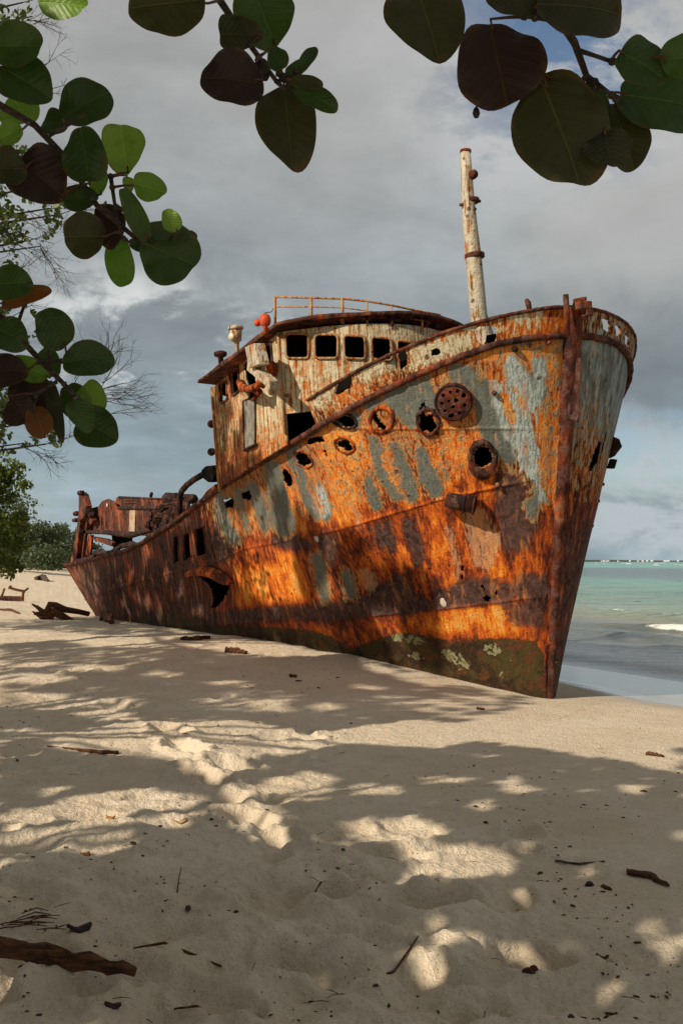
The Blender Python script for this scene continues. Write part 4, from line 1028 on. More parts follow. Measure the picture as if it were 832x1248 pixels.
t.L(t.lin(cc_,3.8,14.,.02,.85),bs_n.inputs['Strength'])
sh=t.prin(colw,t.math('ADD',.12,t.math('MULTIPLY',ff,.6)),.28,bs_n.outputs[0])
tr=t.n('ShaderNodeBsdfTransparent').outputs[0];mx=t.n('ShaderNodeMixShader');t.L(t.lin(t.math('ADD',cc_,t.math('MULTIPLY',t.math('SUBTRACT',t.noise(pos,.8,4),.5),1.2)),2.6,5.6,.0,1.),mx.inputs[0]);t.L(tr,mx.inputs[1]);t.L(sh,mx.inputs[2])
t.out(mx.outputs[0]);M['sea']=m
a,b,at2=compact(V,gridfaces(len(wd),len(wa),kp,flip=True),{'foam':('FLOAT',fo.ravel())})
sea=mesh('sea_water',a,b,M['sea'],None,True,at2);tag(sea,kind='structure')
# low far shore across the bay with pale houses on it
shore=[]
V=[];Fq=[];k=0
xs_=np.linspace(350,5200,160)
for i,xx in enumerate(xs_):
    yy=3900-.1*xx;hh=7*(.35+fbm(np.array([xx*.004]),np.array([0.]),9,4)[0])
    V+= [(xx,yy,WL-1),(xx,yy-3,hh*.6),(xx,yy+40,hh),(xx,yy+200,WL-1)]
for i in range(len(xs_)-1):
    for j in range(3): Fq.append((4*i+j,4*i+4+j,4*i+5+j,4*i+1+j))
fs=mesh('far_shore',np.array(V),Fq,plain('far_shore_green',(.10,.13,.12),.9,.1,.01,0),None,False);tag(fs,kind='structure')
MH=[plain('far_white_wall',(.80,.80,.78),.8,.2),plain('far_roof',(.30,.12,.08),.8,.2)]
rr_=random.Random(3);fhn=0
for i in range(17):
    px=rr_.uniform(702,830);D=3850-.1*900-rr_.uniform(10,90);c0=at(px,683.,D);w=rr_.uniform(2,6);h=rr_.uniform(.3,2.)
    root=empty('seaside_house',(c0[0],c0[1],1.),'tiny pale house on the far shore across the bay','house','houses on the far shore')
    root.location=(c0[0],c0[1],1.)
    mb=MB();mb.box((c0[0],c0[1],1.5+h/2),(w/2,0,0),(0,5,0),(0,0,h/2+1));mb.build('wall',MH[0],root)
    mb=MB();z0=2.5+h;mb.prism([(c0[0]-w/2-.5,c0[1]-5.5,z0),(c0[0]+w/2+.5,c0[1]-5.5,z0),(c0[0],c0[1]-5.5,z0+2)],(0,11,0));mb.build('roof',MH[1 if i%4==0 else 0],root)
# ================================================================== FOLIAGE helpers
def leafcloud(C,size,name,mat,parent,n=6,seed=1,nrm=None,spread=1.,asp=1.,cup=.12):
    """many separate leaf faces; C centres (N,3), size (N,)"""
    g=np.random.default_rng(seed);N=len(C)
    nv_=g.normal(size=(N,3))*spread
    if nrm is not None:nv_=nv_+nrm
    nv_/=np.linalg.norm(nv_,axis=1,keepdims=True);a=np.cross(nv_,g.normal(size=(N,3)));a/=np.linalg.norm(a,axis=1,keepdims=True);b=np.cross(nv_,a)
    V=np.zeros((N,n,3))
    for k in range(n):
        t_=2*math.pi*k/n;V[:,k]=C+a*(np.cos(t_)*size*asp)[:,None]+b*(np.sin(t_)*size)[:,None]+nv_*(size*cup*math.cos(2*t_))[:,None]
    Fq=np.arange(N*n).reshape(N,n)
    rnd=np.repeat(g.random(N),n)
    o=mesh(name,V.reshape(-1,3),Fq,mat,parent,False,{'rnd':('FLOAT',rnd)});return o
def leafmat(name,cols,trans=.35,tcol=(.22,.34,.02),rough=.45,veins=False):
    m,t=newmat(name);r=t.attr('rnd','Fac')
    st=[(i/(max(1,len(cols)-1)),c) for i,c in enumerate(cols)];c=t.ramp(r,st)
    pos=t.n('ShaderNodeTexCoord').outputs['Object'];n=t.noise(pos,30.,4,.6);c=t.mix(t.math('MULTIPLY',t.step(n,.45,.7),.3),c,tuple(v*.45 for v in cols[0]))
    tc=t.mix(.5,c,tcol,'ADD')
    nrm=None
    if veins:
        uv=t.attr('leafuv','Vector');u=t.sep(uv)
        au=t.math('ABSOLUTE',u[0]);ph=t.math('ADD',t.math('MULTIPLY',u[1],26.),t.math('MULTIPLY',au,-15.))
        sv=t.math('MULTIPLY',t.step(t.math('SINE',ph),.90,1.),t.step(t.noise(pos,22.,2),.40,.62));mid=t.step(au,.045,.015);tex=t.math('MAXIMUM',mid,t.math('MULTIPLY',sv,.45))
        c=t.mix(t.math('MULTIPLY',tex,.50),c,t.vmath('SCALE',c,3.0));tc=t.mix(t.math('MULTIPLY',tex,.2),tc,(.10,.13,.03))
        sp=t.math('MULTIPLY',t.step(t.vor(pos,60.),.16,.08),t.step(t.noise(pos,16,3),.55,.65));c=t.mix(sp,c,(.10,.045,.015))
        edge=t.step(t.vmath('LENGTH',uv),.86,1.0);c=t.mix(t.math('MULTIPLY',edge,t.math('MULTIPLY',t.step(n,.4,.6),.6)),c,(.14,.07,.02))
        nrm=t.bump(t.math('SUBTRACT',t.math('ADD',t.math('MULTIPLY',t.math('SINE',ph),.12),t.math('MULTIPLY',t.noise(pos,24.,3),1.2)),tex),.003,.7)
    p=t.prin(c,rough,.35,nrm);tl=t.n('ShaderNodeBsdfTranslucent');t.L(tc,tl.inputs[0]);mx=t.n('ShaderNodeMixShader');mx.inputs[0].default_value=trans
    t.L(p,mx.inputs[1]);t.L(tl.outputs[0],mx.inputs[2]);t.out(mx.outputs[0]);return m
M['leaf_g']=leafmat('sea_grape_leaf_green',[(.020,.040,.010),(.034,.068,.012),(.052,.105,.016)],.26,(.05,.10,.0),.36,True)
M['leaf_y']=leafmat('sea_grape_leaf_lit',[(.075,.19,.018),(.19,.32,.04)],.40,(.10,.16,.01),.42,True)  # sunlit copy of the green leaf, brightness put into the colour
M['leaf_b']=leafmat('sea_grape_leaf_olive',[(.028,.028,.009),(.052,.052,.013)],.22,(.05,.05,.0),.5,True)
M['leaf_r']=leafmat('sea_grape_leaf_maroon',[(.020,.011,.007),(.034,.015,.008)],.15,(.04,.01,.005),.5,True)
M['leaf_o']=leafmat('sea_grape_leaf_orange',[(.14,.05,.01),(.19,.07,.012)],.3,(.12,.04,.0),.5,True)
M['stalk']=plain('red_green_leaf_stalk',(.10,.035,.015),.5,.3)
M['crown']=leafmat('tree_leaves',[(.030,.050,.012),(.055,.085,.016),(.10,.13,.022)],.3,(.06,.09,.0),.5)
M['crown2']=leafmat('far_tree_leaves',[(.060,.085,.045),(.090,.120,.055),(.125,.150,.065)],.25,(.04,.06,.01),.6)  # distance haze put into the colour, paler and greyer than near leaves
M['bush']=leafmat('bright_bush_leaves',[(.055,.085,.014),(.10,.14,.02),(.16,.19,.03)],.3,(.09,.12,.0),.5)
# ================================================================== SEA GRAPE TREE (trunk beside the camera, sprays hanging into view)
tree=empty('sea_grape_tree',(-4.6,-1.2,.3),'large shading tree with hanging sprays of big round leaves at the top and left edge','tree')
tz=float(sand_flat(np.array([-4.6]),np.array([-1.2]))[0])
MB().tube([(-4.6,-1.2,tz-.3),(-4.5,-1.1,tz+.6),(-4.3,-1.0,1.7),(-4.1,-.7,2.8),(-3.7,-.3,3.6)],[.27,.22,.19,.16,.12],12,jit=.06).build('trunk',M['bark'],tree,True)
mb=MB()
def limb(pts,r0,r1,mb=mb):
    pts=[np.array(p,float) for p in pts];P_=[]
    for i in range(len(pts)-1):
        for q in range(4): P_.append(pts[i]+(pts[i+1]-pts[i])*q/4+rng.normal(0,.015,3))
    P_.append(pts[-1]);mb.tube(P_,list(np.linspace(r0,r1,len(P_))),7,jit=.05)
def leaf(mbv,px,py,rx,ry,ang,D,tilt,seed):
    """a round leaf: returns verts, uv"""
    g=random.Random(seed);c=at(px,py,D);a=R(ang)
    right=np.array([1.,0,0]);up=np.array([0,0,1.]);fw=np.array([0,1.,0])
    ux=right*math.cos(a)-up*math.sin(a);uy=right*math.sin(a)+up*math.cos(a)     # long axis ux
    k=D/FL;ti=tilt
    nr=6;na=44;V=[c];UV=[(0,0,0)]
    notch=g.uniform(0,.12);wv=g.uniform(.03,.09);ph=g.uniform(0,6)
    n_=fw+ux*math.tan(g.uniform(-.4,.4))+uy*math.tan(g.uniform(-.4,.4));fold=g.uniform(.08,.28)
    for i in range(1,nr+1):
        q=i/nr
        for j in range(na):
            t_=2*math.pi*j/na;r=q*(1+wv*math.sin(3*t_+ph)*q+.012*math.sin(5*t_+2*ph)*q-notch*math.exp(-((t_-math.pi)/.3)**2))
            x=math.cos(t_)*r;y=math.sin(t_)*r
            dep=-fold*abs(y)*ry+.12*ry*(x**2)+.06*ry*math.sin(4*t_+ph)*q**3
            dep+=ti*x*rx*.6+.22*ry*math.sin(1.7*x+ph)*y+.18*rx*max(0,x-.3)**2*math.cos(ph*2)+.05*ry*math.sin(7*t_+ph)*q**4
            V.append(c+(ux*x*rx+uy*y*ry)*k+fw*dep*k);UV.append((y,x,0))
    Fq=[(0,1+j,1+(j+1)%na,1+(j+1)%na) for j in range(na)]
    for i in range(1,nr):
        for j in range(na):
            A_=1+(i-1)*na+j;B_=1+(i-1)*na+(j+1)%na;Fq.append((A_,A_+na,B_+na,B_))
    return V,UV,Fq
SPR={
'A':[(75,4,32,20,10,'g',1),(18,56,37,27,5,'g',0),(30,98,36,32,30,'g',0),(104,127,34,28,-35,'g',0),(24,133,22,26,60,'g',1),(13,163,17,14,-20,'y',1),(10,205,22,24,0,'b',0),(48,215,37,37,40,'r',0),(104,190,36,28,80,'g',0),(66,150,15,18,20,'g',0),
 (151,179,33,26,80,'g',2),(119,218,20,13,75,'y',1),(182,229,19,18,10,'y',1),(97,242,22,17,0,'g',0),(103,288,26,28,0,'b',0),(134,274,30,19,80,'r',0),(146,317,34,18,80,'g',2),(165,262,34,13,65,'g',0),(157,225,12,7,80,'g',1),(209,269,14,12,60,'g',1),(205,309,36,38,20,'g',0),(205,290,26,11,-8,'g',0),(232,288,9,7,30,'g',0),(170,300,14,7,20,'g',0)],
'B':[(14,345,26,23,0,'g',0),(30,362,34,12,-15,'o',0),(67,401,27,24,60,'g',0),(107,438,31,22,-8,'g',0),(38,450,26,15,25,'y',1),(8,452,26,22,0,'r',0),(12,408,24,22,30,'g',0),(42,490,38,26,75,'r',0),(48,514,20,18,70,'o',0),(68,500,38,9,78,'b',0),(24,500,20,22,60,'r',0),(92,488,24,20,60,'g',0),(112,483,18,18,60,'g',1),(118,522,28,26,30,'g',0),(100,505,22,16,60,'g',0),(60,440,20,14,60,'g',0)],
'C':[(206,4,50,39,0,'b',0),(322,20,40,37,70,'g',0),(291,42,27,25,0,'b',0),(283,97,38,33,0,'r',0),(351,150,56,37,84,'b',2),(384,118,32,15,32,'g',0),(374,73,20,8,-55,'g',0),(362,84,18,10,-40,'g',0),(338,72,16,13,70,'g',0),(318,85,14,12,60,'b',0),(372,100,22,9,10,'b',0)],
'D':[(520,22,54,50,75,'b',0),(607,78,58,53,80,'r',0),(628,-3,36,26,0,'b',0),(706,8,56,44,0,'b',1),(683,158,74,58,72,'b',0),(760,165,45,28,75,'b',0),(806,122,58,42,10,'g',0),(782,78,34,32,30,'g',0),(733,140,40,12,80,'g',0),(740,180,22,30,80,'b',0),(835,70,30,28,0,'g',0)]}
stems={'A':([(-60,90),(0,128),(42,152),(80,192),(118,250),(165,290),(205,296)],[(80,192),(100,190)],[(118,250),(140,262)],[(135,215),(142,262),(150,290)],[(60,165),(104,140)],[(140,250),(160,262)]),
'B':([(-60,350),(0,385),(50,440),(78,468),(108,498)],[(50,440),(80,440)],[(60,450),(60,420)],[(70,465),(45,480)],[(20,400),(30,372)]),
'C':([(235,-60),(268,0),(300,48),(336,98)],[(336,98),(348,110)],[(336,90),(356,92),(372,76)],[(325,85),(300,95)],[(340,95),(375,105)]),
'D':([(640,-60),(665,0),(700,52),(714,92),(730,130)],[(700,60),(725,68),(745,75)],[(714,92),(700,110)],[(680,25),(640,20)],[(714,92),(750,120)],[(672,10),(705,5)])}
Dsp={'A':2.5,'B':2.75,'C':2.3,'D':2.0}
lit_targets=[];shade_targets=[]
hangs=[]
for key,L_ in SPR.items():
    mbt=MB();D0=Dsp[key]
    for j,st_ in enumerate(stems[key]):
        pts=[at(x,y,D0+(.02 if j==0 else 0)) for x,y in st_]
        if j==0:
            base_=pts[0];hangs.append((key,base_))
        r=[.011-.006*i/(len(pts)-1) for i in range(len(pts))] if j==0 else [.006,.004]+[.004]*(len(pts)-2)
        mbt.tube(pts,r,7,jit=.08)
    sp3=[]
    for st_ in stems[key]:
        for (x0,y0),(x1,y1) in zip(st_[:-1],st_[1:]):
            for q in np.linspace(0,1,8): sp3.append((x0+(x1-x0)*q,y0+(y1-y0)*q))
    sp3=np.array(sp3);pets=[]
    for i,(px,py,rx,ry,an,cc,lt) in enumerate(L_):
        D=D0+random.Random(i*7+ord(key)).uniform(-.14,.16)*(1 if cc!='r' else .6)
        a_=R(an);e1=(px-rx*.96*math.cos(a_),py-rx*.96*math.sin(a_));e2=(px+rx*.96*math.cos(a_),py+rx*.96*math.sin(a_))
        dm=[np.min(np.hypot(*(sp3-np.array(e)).T)) for e in (e1,e2)];e=e1 if dm[0]<dm[1] else e2;k=np.argmin(np.hypot(*(sp3-np.array(e)).T));s0=sp3[k]
        if min(dm)>75: continue
        A_=at(s0[0],s0[1],D0);B_=at(e[0],e[1],D);C_=at(px*.25+e[0]*.75,py*.25+e[1]*.75,D-.004)
        pets.append(MB());pets[-1].tube([A_,(A_+B_)/2+np.array([0,.01,.006]),B_,C_],[.0042,.0032,.0028,.002],6,jit=.08);mbt.lathe(A_,B_-A_+np.array([1e-4,0,0]),[(.004,-.004),(.0085,0),(.006,.008),(.003,.012)],8)
    br=mbt.build('hanging_branch',M['twig'],tree,True)
    for q in pets: q.build('leaf_stalk',M['stalk'],br,True)
    for cat in 'gybro':
        VV=[];UU=[];FF=[];RN=[]
        for i,(px,py,rx,ry,an,cc,lt) in enumerate(L_):
            if ('y' if (lt>=1 and cc=='g' and key in 'AB') else cc)!=cat: continue  # sunlit green leaves take the brighter painted material
            D=D0+random.Random(i*7+ord(key)).uniform(-.14,.16)*(1 if cc!='r' else .6)
            V,UV,Fq=leaf(None,px,py,rx,ry,an,D,random.Random(i+3).uniform(-.5,.5),i+ord(key)*31)
            b0_=len(VV);VV+=V;UU+=UV;FF+=[tuple(q+b0_ for q in (f if f[2]!=f[3] else f[:3])) for f in Fq];RN+=[random.Random(i+5).random()]*len(V)
            (lit_targets if lt==1 else shade_targets).append((at(px,py,D),max(rx,ry)*D/FL,lt))
        if VV:
            o=mesh({'g':'green_leaves','y':'lit_leaves','b':'olive_leaves','r':'maroon_leaves','o':'orange_leaves'}[cat],np.array(VV),FF,M['leaf_'+cat],br,True,{'leafuv':('FLOAT_VECTOR',np.array(UU)),'rnd':('FLOAT',np.array(RN))})
mb2=MB();c=at(580,137,2.02);mb2.lathe(c+np.array([0,0,.012]),(0,0,-1),[(.002,0),(.006,.006),(.008,.014),(.005,.022),(.001,.024)],8)
mb2.build('berry',M['leaf_r'],tree,True)
for key,b_ in hangs:
    mid=np.array([-3.2,.2,4.4]) if key in 'AB' else np.array([-1.6,.5,4.6])
    limb([(-3.75,-.35,3.55),mid,b_+np.array([-.25,-.15,.35]),b_],.09,.011)
# ================================================================== SHADE: where the photograph shows dappled shade, crowns stand between it and the sun
shade=[[(0,925),(60,913),(140,925),(300,930),(420,905),(520,915),(580,905),(640,912),(740,925),(832,948),(832,1248),(0,1248)],
 [(0,758),(100,752),(150,750),(215,768),(210,776),(100,772),(0,765)],
 [(0,785),(70,780),(120,792),(200,788),(250,792),(330,800),(420,798),(480,812),(520,828),(620,846),(660,856),(600,870),(560,880),(500,876),(430,884),(380,892),(330,882),(270,872),(180,876),(130,850),(60,842),(0,842)],
 [(0,862),(70,868),(130,880),(90,890),(0,880)],[(0,905),(40,900),(60,915),(0,918)]]
lit=[[(0,1002),(60,985),(180,965),(232,972),(258,990),(190,1008),(140,1034),(60,1048),(0,1052)],[(262,975),(300,966),(345,985),(362,1012),(330,1034),(290,1012)],[(416,1002),(440,1000),(480,1003),(470,1018),(416,1022)],
 [(450,1012),(520,1005),(560,1010),(515,1040),(516,1062),(470,1082),(452,1080),(500,1055),(494,1035),(466,1030)],[(510,1045),(580,1030),(640,1050),(600,1064),(540,1074)],ell(646,1038,14,11,-20),ell(710,1062,24,5,-5),ell(655,1093,34,6,-6),
 [(476,1198),(530,1160),(560,1138),(592,1128),(580,1160),(560,1180),(520,1192)],[(592,1150),(640,1146),(690,1158),(694,1180),(670,1200),(640,1190),(610,1165)],[(690,1152),(740,1126),(800,1128),(832,1145),(832,1248),(700,1248),(690,1200)],
 ell(755,1025,13,4),ell(586,982,20,5,-5),ell(640,962,14,3),ell(500,1000,22,5,-10),ell(100,1222,34,9,-15),ell(291,1231,20,5,-5),ell(276,1067,14,4),ell(620,955,24,6,0),ell(540,950,40,5,0),ell(460,960,40,6,0),ell(770,960,30,4,0),
 ell(150,985,60,9,-12),ell(60,965,40,5,-5),[(300,955),(380,940),(430,948),(400,962),(330,975)],
 ell(280,832,36,3,0),ell(200,822,30,3,0),ell(330,858,30,4,0),ell(450,838,30,3,8),ell(540,858,40,3,5),[(430,800),(490,818),(560,835),(520,836),(450,818)],ell(120,815,40,4),ell(40,812,30,3),ell(400,862,26,4,0),ell(60,828,40,4,0),ell(160,855,30,4,0)]
lit.append([(186,876),(214,872),(318,934),(292,950),(236,948)])
relit=[ell(757,1176,46,33,0,24)]
LT=union(lit);SM0=union(shade)&~np.where(YY>960,blur(LT,6)>.22,blur(LT,3)>.4)|union(relit)
SM=SM0
SMs=blur(union(shade)&~LT,11)>.975
casters=[];cs=[]
def add_caster(pt,tmin,tmax,size,force=False):
    for _ in range(6):
        T=rng.uniform(tmin,tmax);q=pt-LDIR*T
        if q[1]>.2:
            x=HX+FL*q[0]/q[1];y=HY-FL*(q[2]-EYE)/q[1]
            if -40<x<872 and y>-60: 
                tmin=T;tmax+=3;continue
        if q[2]<1.4: 
            tmin=T+.2;tmax+=2;continue
        casters.append(q);cs.append(size);return
ys_,xs__=np.where(SM);
# sample evenly over the ground: weight by ground area per pixel
yy_=ys_+.5;Dg=1.55*FL/(yy_-HY);wgt=Dg**3;wgt/=wgt.sum()
NCAST=26000
idx=rng.choice(len(ys_),NCAST,p=wgt)
PXs=xs__[idx]+rng.random(NCAST);PYs=ys_[idx]+rng.random(NCAST)
D=1.55*FL/(PYs-HY)
for _ in range(25):
    X=(PXs-HX)/FL*D
    if _%5==0: hh=sand_flat(X,D)
    D=D+.7*((EYE-hh)*FL/(PYs-HY)-D)
Pg=np.stack([(PXs-HX)/FL*D,D,EYE-(PYs-HY)/FL*D],-1)
for p in Pg:
    if p[1]<9.5: add_caster(p,6.2,8.6,rng.uniform(.045,.072))
    elif rng.random()<.15+.33*(fbm(np.array([p[0]*1.1]),np.array([p[1]*.5]),19,3)[0]>.46): add_caster(p,12,15.5,rng.uniform(.05,.09))
# ground outside the picture gets the same dapple
for i in range(2600):
    x=rng.uniform(-9,1.6);y=rng.uniform(-1.5,3.4)
    if fbm(np.array([x*.9]),np.array([y*.9]),77,3)[0]>.42: add_caster(np.array([x,y,.25]),6.,8.6,rng.uniform(.07,.1))
# shade on the plating
hshade=[[(80,690),(200,650),(230,640),(262,660),(262,700),(330,745),(340,772),(330,785),(240,772),(90,750)],[(262,590),(300,560),(330,570),(300,620),(270,620)],[(330,600),(345,600),(352,655),(340,660)],
 [(420,655),(440,655),(450,700),(480,692),(520,705),(530,735),(470,735),(430,740),(410,700)],[(500,735),(530,740),(540,800),(520,810),(490,770)],[(340,740),(440,740),(480,800),(420,792),(340,780)],[(360,620),(390,640),(396,690),(376,735),(360,700)]]
hlit=[ell(117,712,3,24),ell(160,700,4,12),ell(178,676,5,18),ell(170,730,6,12,-20),ell(205,700,6,8),ell(181,735,5,14),ell(236,664,12,18),ell(262,714,16,8),ell(97,705,8,14),ell(245,745,14,10),ell(220,720,5,14),ell(300,770,20,5),ell(140,740,4,8),ell(150,665,8,5),ell(195,745,4,12)]
HM=union(hshade)&~union(hlit)
hy,hx=np.where(HM);pick=rng.choice(len(hy),7000)
Lst=np.stack([LX,LY],-1)
order=np.argsort(LX);LXs=LX[order]
for i in pick:
    x,y=hx[i]+rng.random(),hy[i]+rng.random();a_=np.searchsorted(LXs,x-1);b_=np.searchsorted(LXs,x+1)
    if b_<=a_: continue
    k=order[a_+np.argmin(np.abs(LY[order[a_:b_]]-y))];
    if abs(LY[k]-y)>3: continue
    if x>330 and rng.random()<.62: continue
    p=LV[k];add_caster(p,11 if x<330 else 12,16,rng.uniform(.07,.12))
# dapple on the side of the wheelhouse
for i in range(360):
    x=rng.uniform(260,302);y=rng.uniform(490,590)
    if fbm(np.array([x*.10]),np.array([y*.05]),5,2)[0]<.47: continue
    add_caster(unw(x,y,WA),12,15,rng.uniform(.06,.10))
for i in range(700):        # mast and hanging leaves
    pass
n_main=len(casters)
litp=[p for p,r,l in lit_targets]+[p for p,r,l in shade_targets if l==2]
for i in range(6800):  # unseen overhead leaves, added to block skylight from the near sand
    q=np.array([rng.uniform(-9,5),rng.uniform(-6,5.5),rng.uniform(4.4,7.2)])
    if q[1]>.2 and -60<HX+FL*q[0]/q[1]<890 and HY-FL*(q[2]-EYE)/q[1]>-90: continue
    T=(q[2]-.25)/(-LDIR[2]);gq=q+LDIR*T;gh=float(sand_flat(np.array([gq[0]]),np.array([gq[1]]))[0]);gq=q+LDIR*((q[2]-gh)/(-LDIR[2]))
    if gq[1]>8.6: continue
    if gq[1]>1.5:
        gx0=HX+FL*gq[0]/gq[1];gy0=HY-FL*(gq[2]-EYE)/gq[1]
        if 0<=gx0<W_ and 0<=gy0<H_ and not SMs[int(gy0),int(gx0)]: continue
    if any(np.linalg.norm(np.cross(p-q,LDIR))<.17 for p in litp): continue
    casters.append(q);cs.append(rng.uniform(.07,.12))
occ=[];oz=[]
for (p,r,lt) in shade_targets:
    if lt==2:
        side=rng.normal(size=3)*r*.6;tg=[p+side*1.1]
    else: tg=[p+rng.normal(0,r*.45,3) for _ in range(7)]+[p]
    for q in tg:
        c_=len(casters);add_caster(q,1.2,2.6,rng.uniform(.07,.11))
casters=np.array(casters);cs=np.array(cs)
# assign the leaves to the trees that carry them
trunks=[('sea_grape_tree',np.array([-4.6,-1.2]))]
tp2=[(-8.6,4.6),(-10.8,9.),(-13.2,13.8),(-7.6,.6)]
roots=[tree]
labs=['shade tree with small round leaves standing left of the sand, beyond the nearest trunk','shade tree abreast of the wreck on the landward side of the beach','shade tree level with the stern, left of the beach','leaning shade tree nearest the camera on the left']
for (x,y),lb in zip(tp2,labs):
    z=float(sand_flat(np.array([x]),np.array([y]))[0]);roots.append(empty('shade_tree',(x,y,z),lb,'tree','trees along the beach edge'));trunks.append(('t',np.array([x,y])))
TX=np.array([q for _,q in trunks]);dd=((casters[:,None,:2]-TX[None])**2).sum(-1);own=dd.argmin(1)
for i,rt in enumerate(roots):
    sel=np.where(own==i)[0]
    if not len(sel): continue
    C=casters[sel]
    leafcloud(C,cs[sel],'crown',M['crown'],rt,8,seed=i+3,nrm=-LDIR*1.2,spread=.8)
    if i==0: continue
    x,y=TX[i];z0=rt.location[2];ch=C[:,2].min();mbb=MB()
    MB().tube([(x,y,z0-.3),(x+.1,y+.05,z0+1),(x+.15,y+.2,z0+2.2),(x+.2,y+.2,max(3.,ch+.5))],[.24,.19,.16,.12],10,jit=.07).build('trunk',M['bark'],rt,True)
    top_=np.array([x+.2,y+.2,max(3.,ch+.5)-.2])
    for k in rng.choice(len(C),min(26,len(C)),replace=False):
        e=C[k];md=(top_+e)/2+np.array([0,0,.35])+rng.normal(0,.15,3)
        L=[top_,md,e]
        # keep limbs out of the picture
        ok=all(not(q[1]>.2 and -30<HX+FL*q[0]/q[1]<860 and HY-FL*(q[2]-EYE)/q[1]>-40) for q in L)
        if ok: mbb.tube([top_,md,e],[.06,.035,.012],6,jit=.1)
    mbb.build('limbs',M['bark'],rt,True)
C0=casters[own==0];top_=np.array([-3.75,-.35,3.5])
for k in rng.choice(len(C0),min(24,len(C0)),replace=False):
    e=C0[k];md=(top_+e)/2+np.array([0,0,.3])
    if all(not(q[1]>.2 and -30<HX+FL*q[0]/q[1]<860 and HY-FL*(q[2]-EYE)/q[1]>-40) for q in (md,e)): mb.tube([top_,md,e],[.06,.035,.012],6,jit=.1)
mb.build('limbs',M['bark'],tree,True)
# ================================================================== TREES IN VIEW ON THE LEFT
def twigfan(mbx,o,dirv,L,r,depth,g,spread=.5):
    pts=[o];d=dirv/np.linalg.norm(dirv)
    for i in range(4):
        d=d+np.array([g.gauss(0,.12),g.gauss(0,.12),g.gauss(0,.12)]);d/=np.linalg.norm(d);pts.append(pts[-1]+d*L/4)
    mbx.tube(pts,list(np.linspace(r,r*.45,5)),5,cap=False)
    if depth:
        for k in range(g.choice([3,4])):
            i=g.randint(1,4);dd_=d+np.array([g.gauss(0,spread),g.gauss(0,spread*.5),g.gauss(0,spread)]);twigfan(mbx,pts[i],dd_,L*g.uniform(.45,.7),r*.55,depth-1,g,spread)
lt=empty('beach_tree',(-6.9,14.2,.9),'fine-leaved tree at the left edge with bare twigs reaching out against the clouds','tree')
MB().tube([(-6.9,14.2,.0),(-6.8,14.1,2.),(-6.7,14.2,4.5),(-6.4,14.,7.5),(-6.2,13.8,10.5)],[.22,.19,.15,.11,.05],10,jit=.06).build('trunk',M['bark'],lt,True)
g=random.Random(12);mbx=MB();C=[]
zones=[([(-120,-60),(30,-60),(38,20),(30,50),(-40,80),(-120,80)],900,.5),([(-120,150),(40,180),(70,225),(84,262),(60,290),(40,300),(-60,290),(-120,280)],1500,.5),([(-120,420),(20,470),(60,500),(86,530),(78,545),(40,540),(0,560),(-120,560)],1500,.6),([(-120,290),(15,300),(30,330),(-120,400)],300,.5),([(-120,380),(40,375),(60,400),(30,420),(-120,430)],500,.5),([(-160,80),(-30,80),(-30,420),(-160,440)],1500,.6)]
cl_pts=[]
for poly,n_,dz in zones:
    x0=min(p[0] for p in poly);x1=max(p[0] for p in poly);y0=min(p[1] for p in poly);y1=max(p[1] for p in poly);k=0;cl=[]
    while k<n_:
        X=rng.uniform(x0,x1,400);Y=rng.uniform(y0,y1,400);ok=inpoly(poly,X,Y)&(fbm(X*.045,Y*.045,91,3)>.46)
        for a_,b_ in zip(X[ok],Y[ok]):
            C.append(at(a_,b_,rng.normal(14.,.7)));k+=1
            if k>=n_:break
    for _ in range(9):
        X,Y=rng.uniform(x0+40,x1),rng.uniform(y0,y1)
        if inpoly(poly,np.array([X]),np.array([Y]))[0]: cl_pts.append(at(X,Y,14.))
leafcloud(np.array(C),rng.uniform(.025,.06,len(C)),'crown',M['crown'],lt,6,seed=33,spread=1.,asp=.6)
def trunk_at(z): return np.array([np.interp(z,[0,2,4.5,7.5,10.5],[-6.9,-6.8,-6.7,-6.4,-6.2]),14.1,z])
for e in cl_pts:
    b_=trunk_at(max(.8,min(10.,e[2]-.6)));md=(b_+e)/2+np.array([0,0,.12]);mbx.tube([b_,md,e],[.045,.025,.01],6,jit=.1);twigfan(mbx,e,e-b_,.5,.007,2,g)
for (x0,y0,dx,dy,L,n_) in [(105,478,1.,.05,.62,5),(118,470,1,.6,.55,3),(120,500,1.,-.25,.55,3),(88,470,.2,1.,.45,2),(130,455,.2,1.,.5,3)]:
    for k in range(n_):
        o=at(x0+g.uniform(-8,8),y0+g.uniform(-8,8),14.);twigfan(mbx,o,np.array([dx+g.gauss(0,.15),g.gauss(0,.2),dy+g.gauss(0,.2)]),L,.0065,2,g,.42)
mbx.tube([trunk_at(3.4),at(30,500,14.),at(80,490,14.),at(112,478,14.)],[.04,.03,.018,.009],6,jit=.1)
for (x0,y0,dx,dy,L,n_) in [(35,262,.8,-.6,.5,4),(50,300,.5,-1.,.5,4),(40,20,1.,-.35,.35,3),(52,75,1,.25,.35,2),(62,115,1,.3,.2,2),(20,290,1,-.6,.55,4),(30,540,1,-.5,.4,3),(48,548,1,-.7,.35,2),(20,215,1.,-.2,.5,3)]:
    for k in range(n_):
        o=at(x0+g.uniform(-8,4),y0+g.uniform(-8,8),14.);twigfan(mbx,o,np.array([dx+g.gauss(0,.15),g.gauss(0,.2),dy+g.gauss(0,.2)]),L,.006,2,g,.5)
for (x,y) in [(35,262),(50,300),(40,20),(30,540),(20,215),(52,75)]:
    e=at(x,y,14.);b_=trunk_at(max(.8,e[2]-.5));mbx.tube([b_,(b_+e)/2+np.array([0,0,.1]),e],[.04,.02,.008],6,jit=.1)
mbx.build('branches',M['twig'],lt,True)
